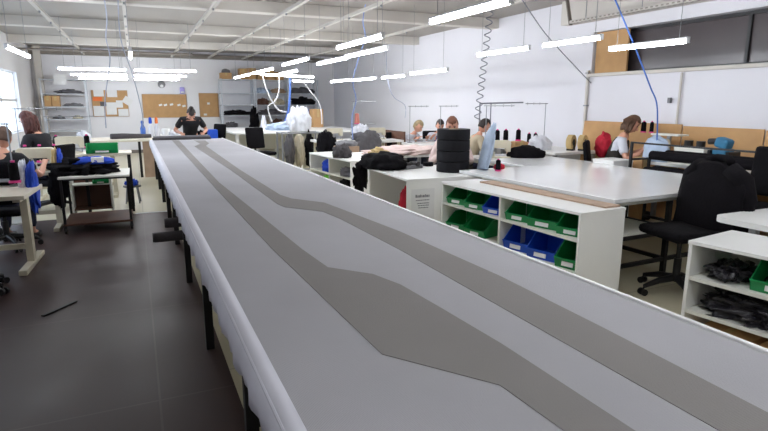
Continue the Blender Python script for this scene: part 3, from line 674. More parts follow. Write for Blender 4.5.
for a, b, l, h, m, sd, lab in ((224, 253, 3, .2, M_blkfab, 62, 'row of black cloth on the lower shelf of the left bay'), (257, 272, 1, .22, M_paleblue, 63, 'pale blue stack on the upper shelf of the middle bay'),
        (273, 287, 1, .2, M_wood, 64, 'brown stack on the upper shelf of the middle bay'), (291, 316, 1, .26, M_greycloth, 65, 'grey and brown pile on the upper shelf of the right bay'),
        (258, 270, 2, .26, M_brown, 66, 'dark brown pile in the middle bay under the pale blue stack'), (271, 286, 2, .24, M_beige, 67, 'beige pile in the middle bay beside the dark brown one'),
        (291, 317, 2, .30, M_blkfab, 68, 'large black fabric pile in the middle of the right bay'), (258, 286, 3, .22, M_greycloth, 69, 'dark grey pile low in the middle bay'), (291, 306, 3, .22, M_blkfab, 70, 'black pile low in the right bay, left one')):
    shelfcloth(lab, a, b, lvr[l], h, m, sd)
for a, b, l, h, m, sd, lab in ((258, 271, 4, .28, M_beige, 171, 'beige pile on the lowest visible shelf of the middle bay'), (272, 287, 4, .28, M_brown, 172, 'brown pile on the lowest visible shelf of the middle bay'), (292, 304, 4, .28, M_tan, 173, 'tan pile on the lowest visible shelf of the right bay'),
        (224, 238, 4, .2, M_greycloth, 174, 'grey pile on the lowest visible shelf of the left bay'), (305, 317, 4, .26, M_greycloth, 175, 'grey pile on the lowest visible shelf of the right bay')): shelfcloth(lab, a, b, lvr[l], h, m, sd)
carton('flat blue box low in the right bay of the racks', zx(309, 107)[0], zx(317, 107)[0], RY + .03, lvr[3], .18).children[0].data.materials[0] = M_blue
tag(MB().heap((0, 0, 0), (.16, .12, .5), .3, 2, 71, flat=False).build('black_fabric', M_blkfab, smooth='all', loc=(zx(253, 115)[0], RY - .14, lvr[3] - .28)), 'black fabric hanging down in front of the left rack bay', 'fabric')
# pin boards (flat boards on the wall, papers pinned on)
def board(label, px0, px1, py0, py1, name='pin_board'):
    x0, z1 = zx(px0, py0, YF - .03); x1, z0 = zx(px1, py1, YF - .03)
    t = thing(name, label, 'pin board', ((x0 + x1) / 2, YF - .02, (z0 + z1) / 2), 0, 'pin boards on the far wall'); w, h = x1 - x0, z1 - z0
    MB().b2((-w / 2, -.012, -h / 2), (w / 2, .02, h / 2)).build('cork', M_card, t)
    c = MB()
    for a, b in (((-w / 2, -.016, h / 2 - .015), (w / 2, .02, h / 2)), ((-w / 2, -.016, -h / 2), (w / 2, .02, -h / 2 + .015)), ((-w / 2, -.016, -h / 2), (-w / 2 + .015, .02, h / 2)), ((w / 2 - .015, -.016, -h / 2), (w / 2, .02, h / 2))): c.b2(a, b)
    c.build('frame', M_wood, t)
board('pin board crowded with white papers, behind the far left desk', 90.5, 129.5, 90, 116.5)
board('bare brown pin board behind the bending woman', 141.5, 188, 94, 117.5)
board('smaller brown pin board left of the racks', 198.5, 219.5, 93, 117)
def sheet(px, py, w, h, label, m=M_paper, ang=0.):
    x, z = zx(px, py, YF - .05); w *= .84; h *= .84; o = MB().b2((-w / 2, -.002, -h / 2), (w / 2, .002, h / 2)).build('paper_sheet', m, loc=(x, YF - .042, z)); o.rotation_euler = (0, R(ang), 0)
    tag(o, label, 'paper', 'papers on the pin boards')
for a in ((98.5, 93, .33, .24, 'upper left white paper on the crowded pin board'), (112, 93.5, .33, .26, 'upper right white paper on the crowded pin board'), (97.5, 99, .3, .14, 'orange paper on the crowded pin board', M_orange),
          (99, 111, .34, .36, 'lower left white paper on the crowded pin board'), (111.5, 108.5, .34, .44, 'large white paper in the middle of the crowded pin board'), (119.5, 104, .22, .26, 'small white paper right of the large one on the pin board'),
          (127.5, 101, .3, .26, 'tilted white paper at the right edge of the crowded pin board', M_paper, 35), (123.5, 112.5, .34, .26, 'lower right white paper on the crowded pin board'), (103.2, 104, .2, .16, 'small dark picture on the crowded pin board', M_greycloth)): sheet(*a)
for px, py, l in ((160.5, 105, 'first small slip on the bare pin board'), (165.5, 105, 'second small slip on the bare pin board'), (171.5, 104.5, 'larger slip in the middle of the bare pin board'), (179, 105, 'slip left of the bending head on the bare pin board'), (184, 106, 'slip above the bending head on the bare pin board')): sheet(px, py, .12, .07, l, ang=-15)
sheet(208.5, 103.5, .1, .08, 'upper slip on the smaller pin board'); sheet(205.5, 114.5, .12, .07, 'lower slip on the smaller pin board')
x, z = zx(161.5, 84.5, YF); t = thing('wall_clock', 'round dark wall lamp above the bare pin board', 'wall lamp', (x, YF - .02, z))
MB().cyl((0, .02, 0), (0, -.05, 0), .11, seg=24).build('casing', M_greyp, t, smooth=1); MB().cyl((0, -.05, -.05), (0, -.062, -.05), .05, seg=20).build('lens', M_paper, t, smooth=1)
t.name = 'wall_lamp'
x, z = zx(182, 90.5, YF); t = thing('wall_dispenser', 'small pale violet box on the wall above the pin board', 'dispenser', (x, YF - .05, z)); MB().b2((-.07, -.05, -.1), (.07, .05, .1), .02).build('casing', mat('violet_plastic', (170, 160, 225), .5), t); MB().b2((-.05, -.056, -.08), (.05, -.05, -.03)).build('front', M_paper, t)

# ------------------------------------------------------------------ back right: white cutting desk, garment frame
t = thing('cutting_desk', 'big white cutting desk in front of the storage racks', 'desk', (0, 0, 0))
MB().b2((2.02, 12.75, .845), (5.3, 15.6, .885), .006).build('desktop', M_white, t)
for x in (2.12, 3.6, 5.2):
    for y in (12.9, 15.4): MB().b2((x - .035, y - .035, 0), (x + .035, y + .035, .845)).build('leg', M_white, t)
MB().b2((2.2, 15.2, .3), (5.1, 15.22, .84)).build('modesty_panel', M_greywhite, t)
q = at(262, 150, y=11.9); office_chair('black office chair in front of the white cutting desk', (q.x, 11.9, 0), R(200), seat_z=.48)
q = at(230, 150, y=13.9); office_chair('black office chair at the left end of the white cutting desk', (1.66, 13.9, 0), R(120), seat_z=.5)
tf = thing('garment_stand', 'grey metal garment frame before the white cutting desk', 'frame', (2.75, 11.2, 0))
for x in (0, .85):
    for y in (0, .45):
        MB().cyl((x, y, 0), (x, y, .95), .018).build('post', M_chrome, tf, smooth=1)
for z in (.12, .93):
    c = MB(); c.cyl((0, 0, z), (.85, 0, z), .016); c.cyl((0, .45, z), (.85, .45, z), .016); c.cyl((0, 0, z), (0, .45, z), .016); c.cyl((.85, 0, z), (.85, .45, z), .016); c.build('rail', M_chrome, tf, smooth=1)
for k, (dx, m, l) in enumerate(((.2, M_greycloth, 'grey cloth hanging in the garment frame, left one'), (.42, M_beige, 'beige cloth hanging in the middle of the garment frame'), (.64, M_blkfab, 'black cloth hanging in the garment frame, right one'))):
    tag(MB().heap((0, 0, 0), (.1, .16, .36), .3, 2.2, 80 + k, flat=False).build('hanging_cloth', m, smooth='all', loc=(2.75 + dx, 11.42, .55)), l, 'cloth', 'cloth in the garment frame')
def onto(px, py, z, m, d, label, cat='cloth', name='cloth_bundle', seed=0, amp=.3, group=None, rot=0, tilt=None):
    q = at(px, py, z=z); o = MB().heap((0, 0, 0), d, amp, 2.2, seed, rot=rot).build(name, m, smooth='all', loc=(q.x, q.y, z))
    if tilt: o.rotation_euler = tilt
    return tag(o, label, cat, group)
t = thing('thread_cone', 'white thread cone standing over the black chair on the cutting desk', 'thread cone', (*at(264, 128, z=.885)[:2], .885)); MB().lathe([(.1, 0), (.1, .02), (.03, .34), (.01, .35)]).build('thread', M_whitecloth, t, smooth=1); MB().lathe([(.11, 0), (.11, .015), (.02, .016)]).build('base', M_white, t)
onto(279, 130, .885, M_paleblue, (.3, .25, .19), 'pale blue bundle on the white cutting desk', seed=85)
onto(300, 131.5, .885, M_whitecloth, (.27, .24, .60), 'tall white fabric heap on the white cutting desk', seed=86, rot=.4)
onto(288, 128, .885, M_whitecloth, (.16, .14, .2), 'small white bundle between the pale blue one and the tall heap', seed=87)
carton('brown box behind the tall white heap', 4.55, 4.85, 14.9, .885, .5)
# machine desk with grey cloth right of it
t = thing('machine_desk', 'white topped machine desk with brown end board, behind the low cabinet', 'desk', (3.85, 10.1, 0))
MB().b2((-.7, -.45, .80), (.95, .45, .84), .004).build('desktop', M_white, t); MB().b2((.93, -.46, .0), (.96, .46, 1.0)).build('end_board', M_brown, t)
for x in (-.62, .85):
    for y in (-.38, .38): MB().b2((x - .025, y - .025, 0), (x + .025, y + .025, .80)).build('leg', M_cream, t)
sewing_machine('cream sewing machine by the brown end board', (4.4, 10.1, .84), R(170), s=.7)
sewing_machine('cream sewing machine beside the white heap, left on the machine desk', (3.55, 10.25, .84), R(185), s=.7)
tag(MB().heap((0, 0, 0), (.2, .16, .28), .3, 2.2, 91).build('cloth_bundle', M_whitecloth, smooth='all', loc=(4.1, 10.2, .84)), 'white heap on the machine desk', 'cloth')
onto(365, 140, .84, M_greycloth, (.3, .2, .16), 'grey cloth lying over the front of the machine desk', seed=92)
tag(MB().heap((0, 0, 0), (.28, .08, .32), .2, 2, 93, flat=False).build('hanging_cloth', M_greycloth, smooth='all', loc=(4.0, 9.6, .72)), 'blue-grey cloth hanging down the front of the machine desk', 'cloth')
t = thing('thread_cone', 'salmon coloured thread cone over the machine desk', 'thread cone', (*at(357, 118, y=10.3)[:2], 1.14)); MB().lathe([(.05, .01), (.055, .02), (.04, .2), (.01, .21)]).build('thread', mat('salmon_thread', (205, 130, 115), .9), t, smooth=1); MB().lathe([(.06, 0), (.06, .012), (.02, .013)]).build('base', M_pink, t)
thread_stand('thread stand with the salmon cone on the machine desk', (4.0, 10.35, .84), 0, .75, .5).children[2].location.z = .24
q = at(329, 152, z=.6)
tag(MB().heap((0, 0, 0), (.19, .18, .42), .2, 5, 95).build('black_fringe', M_blkfab, smooth='all', loc=(3.15, 9.55, .62)), 'black shaggy fabric bundle behind the low cabinet', 'fabric')
t = thing('stool', 'stool under the black shaggy bundle behind the low cabinet', 'stool', (3.15, 9.55, 0)); MB().b2((-.2, -.2, .58), (.2, .2, .62), .01).build('seat', M_wood, t)
for sx in (-.17, .17):
    for sy in (-.17, .17): MB().b2((sx - .018, sy - .018, 0), (sx + .018, sy + .018, .58)).build('leg', M_black, t)
t = thing('wooden_box', 'brown wooden box with a grey cushion by the black shaggy bundle', 'box', (3.32, 8.95, 0)); MB().b2((-.18, -.16, 0), (.18, .16, .82), .006).build('carcass', M_wood, t); MB().heap((0, 0, .82), (.2, .17, .1), .15, 2, 96).build('cushion', M_greyp, t, smooth='all')
onto(342, 157.5, .74, M_roll, (.14, .14, .2), 'dark grey bag on the near end of the low cabinet', 'bag', 'cloth_bag', seed=97, group=None)
# on cabinet with notice
onto(383, 168, .74, M_blkfab, (.36, .24, .2), 'black bag on the cabinet with the notice', 'bag', 'black_bag', seed=98, amp=.2, rot=-1.3)
q = at(364, 168, z=.74); tag(MB().heap((0, 0, 0), (.09, .07, .2), .4, 2, 99, flat=False).build('black_cloth', M_blkfab, smooth='all', loc=(2.60, 6.5, .62)), 'black cloth hanging over the far corner of the notice cabinet', 'cloth')
q = at(372, 169, z=.74); tag(MB().b2((-.11, -.05, 0), (.11, .05, .015), .003).build('blue_folder', M_blue, loc=(q.x + .06, q.y, .74), rotz=R(-75)), 'flat blue folder under the black bag', 'folder')
t = thing('fabric_clamp', 'grey metal clamp lying on the cabinet with the notice', 'clamp', (*at(414, 168.5, z=.74)[:2], .74), R(15)); c = MB(); c.b2((-.16, -.04, 0), (.12, .04, .045), .01); c.build('body', M_greyp, t); c = MB(); c.cyl((.02, -.06, .06), (.02, .06, .06), .03); c.b2((-.15, -.015, .045), (-.05, .015, .085), .008); c.build('lever', M_roll, t)
t = thing('tape_roll', 'small black tape roll in front of the black reels', 'tape', (*at(428, 166, z=.74)[:2], .74)); MB().lathe([(.035, 0), (.07, .001), (.07, .05), (.035, .051)]).build('tape', M_blkfab, t, smooth=1)
for k in range(4):
    r = thing('fabric_reel', ('lowest', 'second from the bottom', 'third from the bottom', 'topmost')[k] + ' black reel of the tall stack on the cabinet', 'reel', (3.46, 5.65, .74 + k * .128), 0, 'stacked black reels')
    c = MB(); c.lathe([(.05, .003), (.192, .003), (.197, .008), (.197, .120), (.192, .125), (.05, .125)], seg=36); c.build('webbing', mat('black_webbing', (17, 16, 22), .7, .1, 10, spec=.3), r, smooth=1)
    c = MB(); c.lathe([(.02, 0), (.06, 0), (.06, .128), (.02, .128)], seg=20); c.build('core', M_card, r, smooth=1)
# table with white-pink garments
t = thing('side_table', 'low white table carrying white and pink garments', 'table', (3.95, 8.0, 0)); MB().b2((-.75, -.45, .72), (.75, .45, .75), .004).build('tabletop', M_white, t)
for x in (-.68, .68):
    for y in (-.38, .38): MB().b2((x - .02, y - .02, 0), (x + .02, y + .02, .72)).build('leg', M_black, t)
tag(MB().heap((0, 0, 0), (.66, .36, .13), .25, 2, 101, sub=5).build('garment_pile', M_skinpink, smooth='all', loc=(3.92, 7.9, .75)), 'white and pink garment pile behind the black bag', 'clothes')
tag(MB().heap((0, 0, 0), (.16, .1, .13), .4, 2, 102).build('garment_pile', M_tan, smooth='all', loc=(3.35, 7.6, .75)), 'small beige and dark heap left of the pink garments', 'clothes')
# on white worktable
sewing_machine('cream sewing machine on the second white worktable', (4.72, 6.5, .78), R(155), s=.76)
thread_stand('thread stand behind the machine on the second white worktable', (4.75, 6.85, .78), R(-20), .74, .42).children[2].location.z = .12
for k, px in enumerate((497, 505.5, 518)):
    q = at(px, 142, y=6.78); dup(cone0, (q.x, q.y, .985), label=('left', 'middle', 'right')[k] + ' cone of three black thread cones with pink bases above the machine', scale=(1.25, 1.25, 1.3))
onto(526, 157.5, .78, M_blkfab, (.27, .13, .17), 'black pouch lying right of the sewing machine on the white table', 'bag', 'black_pouch', seed=104, amp=.15, rot=-.5)
t = thing('draped_cloth', 'tall pale blue cloth draped at the corner of the white worktable', 'cloth', (3.72, 5.40, .78)); o = MB().heap((0, 0, 0), (.055, .17, .56), .14, 1.5, 105).build('cloth', M_paleblue, t, smooth='all'); o.rotation_euler = (R(-8), R(14), R(-20))
tag(MB().heap((0, 0, 0), (.07, .04, .07), .3, 2, 106).build('red_cord_bundle', M_red, smooth='all', loc=(3.9, 5.32, .78)), 'small red bundle beside the pale blue cloth', 'bundle')
# white round-cornered desk at the right edge
t = thing('rounded_desk', 'white desk with a rounded corner at the right picture border', 'desk', (4.64, 1.66, 0)); pts = []
for cxx, cyy, a0 in ((.75, .82, 0), (-.75, .82, 90), (-.75, -.8, 180), (.75, -.8, 270)):
    for k in range(7): a = R(a0 + 15 * k); pts.append((cxx + .1 * math.cos(a), cyy + .1 * math.sin(a)))
MB().prism(pts, .705, .745).build('desktop', M_white, t)
for x in (-.65, .65):
    for y in (-.7, .72): MB().b2((x - .025, y - .025, 0), (x + .025, y + .025, .705)).build('leg', M_chrome, t)
# roll rack
t = thing('roll_rack', 'black steel rack holding dark fabric rolls behind the worktable', 'rack', (5.72, 2.4, 0))
for y in (0, 2.55):
    MB().b2((-.115, y - .014, 0), (-.087, y + .014, 1.08)).build('post', M_black, t); MB().b2((.21, y - .014, 0), (.238, y + .014, .86)).build('post', M_black, t)
    for z in (.86, .64, .42): MB().b2((-.1, y - .012, z - .012), (.22, y + .012, z + .012)).build('carrier', M_black, t)
MB().b2((-.112, 0, 1.06), (-.09, 2.55, 1.08)).build('top_bar', M_black, t)
for x in (-.1, .22): MB().b2((x - .015, 0, .1), (x + .015, 2.55, .13)).build('bottom_bar', M_black, t)
for k, (x, z, r, y1, l) in enumerate(((5.70, .93, .055, 4.72, 'lower front dark roll on top of the black roll rack'), (5.84, .935, .06, 4.62, 'rear dark roll on top of the black roll rack'), (5.72, .72, .065, 4.8, 'dark roll in the middle tier of the black roll rack'), (5.86, .72, .065, 4.8, 'rear dark roll in the middle tier of the roll rack'), (5.76, .50, .065, 4.8, 'dark roll in the bottom tier of the black roll rack'))):
    fabric_roll('fabric_roll', (x, 2.3, z), (x, y1, z), r, l, M_jacket, 'dark rolls on the rack', core=False)
t = thing('white_cabinet', 'low white box cabinet behind the worktable, before the woman in the vest', 'cabinet', (5.64, 5.25, 0)); MB().b2((-.17, -.17, 0), (.17, .17, .81)).build('carcass', M_white, t); MB().b2((-.175, -.175, .81), (.175, .175, .835), .003).build('top_panel', M_white, t)
carton('cardboard box between the white box cabinet and the dark rolls', 5.88, 6.0, 5.0, .0, .86, .14)
# right wall desks
def desk(label, x0, x1, y0, y1, z, m=M_white):
    t = thing('side_desk', label, 'desk', ((x0 + x1) / 2, (y0 + y1) / 2, 0), 0, 'desks along the right wall'); a, b = (x1 - x0) / 2, (y1 - y0) / 2
    MB().b2((-a, -b, z - .04), (a, b, z), .004).build('desktop', m, t)
    for sx in (-1, 1):
        for sy in (-1, 1): MB().b2((sx * (a - .06) - .025, sy * (b - .06) - .025, 0), (sx * (a - .06) + .025, sy * (b - .06) + .025, z - .04)).build('leg', M_chrome, t)
desk('long white desk by the cardboard sheets under the window', 5.97, 6.47, 2.2, 5.25, .82)
desk('white desk with two tan reels by the right wall', 5.6, 6.47, 6.3, 7.7, .83)
desk('white desk by the right wall where two people bend over', 4.7, 6.5, 8.9, 9.6, .80)
for k, (y0, y1, h, l) in enumerate(((5.0, 6.75, 1.27, 'tall brown cardboard sheet leaning on the right wall behind the woman in the vest'), (3.95, 4.98, 1.25, 'brown cardboard sheet leaning on the right wall under the window, middle one'), (2.2, 3.93, 1.24, 'brown cardboard sheet leaning on the right wall, at the picture border'))):
    o = MB().b2((-.012, y0, 0), (.0, y1, h)).build('cardboard_sheet', M_card, loc=(6.52, 0, .005)); o.rotation_euler.y = R(2); tag(o, l, 'cardboard', 'cardboard sheets along the right wall')
o = MB().b2((XR + .04, 6.08, WB + .005), (XR + .07, 6.69, WT - .01)).build('cardboard_sheet', M_card); tag(o, 'brown cardboard sheet covering the far end of the long window', 'cardboard')
for k, px in enumerate((572, 583.5)):
    q = at(px, 141, z=.83); q = at(px, 131, y=6.55 - .1 * k); t = thing('tan_reel', ('left tan reel with dark hub on the desk by the right wall', 'right tan reel with dark hub on the desk by the right wall')[k], 'reel', (min(q.x, 6.3), q.y, .955), R(25), 'tan reels')
    c = MB(); c.cyl((0, -.04, 0), (0, .04, 0), .115, seg=28); c.build('tape', M_tan, t, smooth=1); c = MB(); c.cyl((0, -.045, 0), (0, .045, 0), .05, seg=20); c.b2((-.05, -.05, -.125), (.05, .05, -.1)); c.cyl((0, -.052, -.1), (0, -.052, 0), .014); c.build('hub', M_black, t)
carton('cardboard box under the white cloth on the second worktable far corner', 5.12, 5.36, 6.62, .78, .2, .2)
q = at(541, 133, y=6.7); tag(MB().heap((0, 0, 0), (.16, .12, .12), .3, 2, 111).build('tan_cloth', M_tan, smooth='all', loc=(5.72, 7.25, .83)), 'tan cloth on the desk with the tan reels', 'cloth')
tag(MB().heap((0, 0, 0), (.2, .14, .22), .25, 2, 112).build('white_cloth', M_whitecloth, smooth='all', loc=(5.78, 6.85, .83)), 'white cloth heap in front of the tan cloth', 'cloth')
tag(MB().heap((0, 0, 0), (.2, .12, .05), .25, 2, 113).build('blue_cloth', M_paleblue, smooth='all', loc=(5.62, 7.45, .83)), 'flat light blue cloth on the desk with the tan reels', 'cloth')
thread_stand('thread stand over the tan cloth by the right wall', (6.15, 7.2, .83), R(178), .72, .4)
for k in range(2): q = Vector((5.86 + .13 * k, 7.22, .90)); dup(cone0, q, label=('left', 'right')[k] + ' black cone on the stand over the tan cloth', scale=(1.1, 1.1, 1.25))
# vest woman's station
sewing_machine('cream sewing machine in front of the woman in the vest', (6.26, 5.08, .82), R(60), s=.85)
for k, (px, l) in enumerate(((643.5, 'black thread cone over the machine of the woman in the vest'), (651.5, 'thin brown-black cone right of the black one by the woman in the vest'))):
    q = at(px, 129.5, x=6.25); dup(cone0, (q.x, q.y, 1.16), label=l, scale=(1.1 - .25 * k, 1.1 - .25 * k, 1.1))
t = thing('thread_shelf', 'small shelf behind the machine of the woman in the vest', 'shelf', (6.27, 4.95, .82)); MB().b2((-.1, -.2, .32), (.1, .2, .34)).build('board', M_greywhite, t); MB().b2((-.02, -.02, 0), (.02, .02, .32)).build('post', M_chrome, t)
tag(MB().heap((0, 0, 0), (.07, .18, .32), .2, 2, 115).build('white_cloth', M_paleblue, smooth='all', loc=(6.03, 4.93, .82)), 'pale blue cloth propped before the machine of the woman in the vest', 'cloth')
t = thing('grey_machine_box', 'light grey box with dark reels on it on the desk under the window', 'box', (6.2, 4.52, .82)); MB().b2((-.12, -.2, 0), (.12, .2, .2), .008).build('casing', M_greywhite, t)
for k in range(2): MB().cyl((-.02, -.08 + .16 * k, .2), (-.02, -.08 + .16 * k, .28), .05).build('reel', M_black, t, smooth=1)
t = thing('teal_machine', 'teal and black press standing on the desk under the window', 'machine', (6.1, 4.12, .82)); c = MB(); c.b2((-.08, -.1, 0), (.08, .06, .22), .012); c.box((0, -.02, .28), (.14, .16, .12), (R(15), 0, 0), .03); c.build('body', M_teal, t); MB().b2((-.1, .07, 0), (.1, .1, .2)).build('side_plate', M_black, t); MB().cyl((0, .06, .3), (0, .16, .29), .035).build('motor', M_black, t); MB().b2((-.1, -.16, .0), (.1, -.115, .19), .006).build('side_plate', M_black, t)
sewing_machine('dark sewing machine between the grey box and the woman in the vest', (6.2, 4.55, .82), R(90), M_black, .8) if False else None
office_chair('dark chair back at the right picture border under the window', (5.14, 3.07, 0), R(95), seat_z=.6)
# red garment chair
office_chair('office chair of the woman in the vest', (5.97, 5.66, 0), R(-140), seat_z=.48)
tag(MB().heap((0, 0, 0), (.09, .13, .18), .22, 2, 118, flat=False).build('red_garment', M_red, smooth='all', loc=(6.03, 5.80, .96)), 'red garment hung over the chair back behind the woman in the vest', 'clothes')
t = thing('wall_pipe', 'white pipe running up the right wall beside the window', 'pipe', (XR - .03, 6.75, 0)); MB().cyl((0, 0, 0), (0, 0, 2.05), .025).build('tube', M_beam, t, smooth=1); c = MB()
for z in (.9, 1.5, 2.0): c.b2((-.03, -.03, z), (.03, .03, z + .02))
c.build('bracket', M_chrome, t)
t = thing('wall_pipe', 'thin pipe on the right wall below the middle of the window', 'pipe', (XR - .03, 5.1, 0)); MB().cyl((0, 0, 1.27), (0, 0, 1.94), .015).build('tube', M_beam, t, smooth=1); MB().b2((-.02, .12, 1.55), (.02, .16, 1.62)).build('switch', M_greyp, t)

# ------------------------------------------------------------------ hanging cords and hoses
def cord(name, label, pts, r, m, cat='cord', sm=10, group='hanging cords'):
    pts = [Vector(p) for p in pts]; out = []
    for i in range(len(pts) - 1):
        p0, p1, p2, p3 = pts[max(i - 1, 0)], pts[i], pts[i + 1], pts[min(i + 2, len(pts) - 1)]
        for k in range(sm):
            t = k / sm; out.append(.5 * ((2 * p1) + (p2 - p0) * t + (2 * p0 - 5 * p1 + 4 * p2 - p3) * t * t + (3 * p1 - p0 - 3 * p2 + p3) * t ** 3))
    out.append(pts[-1]); o = MB().tube(out, r, 8).build(name, m, smooth='all')
    return tag(o, label, cat, group)
# coil
a, b = at(492, -2, y=6.9), at(477, 121, y=6.9); a.z = min(a.z, 3.1); pts = []
for k in range(361):
    f = k / 360; an = f * 2 * math.pi * 15; rr = .045
    pts.append(a.lerp(b, f) + Vector((rr * math.cos(an), rr * math.sin(an), 0)))
tag(MB().tube(pts, .008, 6).build('coiled_cord', M_cord, smooth='all'), 'grey coiled cord hanging from the ceiling before the right wall', 'cord', 'hanging cords')
cord('hanging_cable', 'grey cord slanting from the ceiling to the pipe on the right wall', [at(519, -5, y=6.3), at(545, 33, y=6.45), at(572, 63, y=6.6), at(591, 83, y=6.7)], .007, M_cord)
cord('air_hose', 'dark blue hose slanting down in front of the long window', [at(612, -8, y=4.6), at(632, 40, y=4.7), at(650, 86, y=4.8), at(657, 106, y=4.85), at(657, 142, y=4.9)], .009, M_bluecord)
cord('air_hose', 'pale blue hose falling past two tube lights to the machine desk', [at(367, -3, y=8.8), at(363, 20, y=8.9), at(365, 38, y=9.0), at(358, 60, y=9.3), at(353, 82, y=9.6), at(356, 100, y=9.9), at(352, 118, y=10.0), at(353, 140, y=9.9)], .009, M_palecord2)
cord('hanging_cable', 'pale cord curving down to a thread stand on the right wall', [at(386, 50, y=10), at(388, 82, y=10), at(394, 97, y=10), at(405, 105.5, y=10), at(405, 118, y=10)], .007, M_palecord)
cord('hanging_cable', 'blue-grey cord hanging over the far left pin board', [at(104, -3, y=8.5), at(107, 20, y=9), at(106, 38, y=9.4), at(110, 60, y=9.8), at(105, 100, y=10.2), at(106, 128, y=10.4)], .008, M_palecord)
cord('hanging_cable', 'pale cord slanting from the ceiling left of the bare pin board', [at(118, 0, y=9.0), at(121, 40, y=10.0), at(133, 76, y=11.0), at(142, 112, y=12.5), at(143, 128, y=13.2)], .008, M_palecord)
cord('air_hose', 'white hose swinging in a loop before the rack bays', [at(262, 74, y=12.6), at(266, 88, y=12.8), at(272, 101, y=13), at(279, 110, y=13), at(287, 112, y=13)], .017, M_whitehose)
cord('air_hose', 'second white hose hanging before the rack bays', [at(279, 72, y=13), at(279, 90, y=13), at(275, 101, y=13), at(268, 107, y=13), at(272, 122, y=13.2)], .015, M_whitehose)
cord('hanging_cable', 'white cord slanting over the right rack bay', [at(302, 80, y=13), at(311, 92, y=13.1), at(320, 105, y=13.2), at(322, 124, y=13.3)], .015, M_whitehose)
cord('air_hose', 'blue strap hanging straight down before the racks', [at(290, 78, y=13), at(290, 95, y=13), at(288, 112, y=13), at(285, 121, y=13)], .026, M_bluecord)
for x, y, rz, H, l in ((4.78, 9.4, 0, .7, 'thread stand over the person in a light shirt'), (5.45, 9.4, 0, .7, 'thread stand over the person in a blue vest'),):
    thread_stand(l, (x, y, .80), rz, H, .4)
c = MB(); a, b = at(480, 103.5, y=8.2), at(523, 102.5, y=8.2)
t = thing('guide_rail', 'long thread guide rail over the person with dark hair', 'thread stand', (a.x, a.y, 0)); d = b - a
MB().cyl((0, 0, a.z), (d.x, d.y, b.z), .012).build('rail', M_cord, t); MB().cyl((0, 0, .4), (0, 0, a.z), .012).build('pole', M_cord, t); MB().cyl((d.x * .25, d.y * .25, .4), (d.x * .25, d.y * .25, a.z), .01).build('pole', M_cord, t)
desk('machine table by the right wall before the person in beige', 5.95, 6.5, 7.8, 8.7, .82)

# ------------------------------------------------------------------ people
def skinned(chains, m, name, parent, sub=1):
    me = bpy.data.meshes.new(name + '_frame'); vs, es, rs, roots = [], [], [], []
    for ch in chains:
        if ch and isinstance(ch[0], int): prev = ch[0]; pts = ch[1:]
        else: prev = None; pts = ch
        if prev is None: roots.append(len(vs))
        for p, r in pts:
            vs.append(p); rs.append(r)
            if prev is not None: es.append((prev, len(vs) - 1))
            prev = len(vs) - 1
    me.from_pydata([tuple(v) for v in vs], es, [])
    o = bpy.data.objects.new(name + '_frame', me); COL.objects.link(o)
    md = o.modifiers.new('k', 'SKIN'); md.use_smooth_shade = True
    for i, r in enumerate(rs): me.skin_vertices[0].data[i].radius = (r if isinstance(r, tuple) else (r, r)); me.skin_vertices[0].data[i].use_root = i in roots
    sb = o.modifiers.new('s', 'SUBSURF'); sb.levels = sub; sb.render_levels = sub
    dg = bpy.context.evaluated_depsgraph_get(); dg.update()
    out = bpy.data.meshes.new_from_object(o.evaluated_get(dg)); bpy.data.objects.remove(o)
    return out
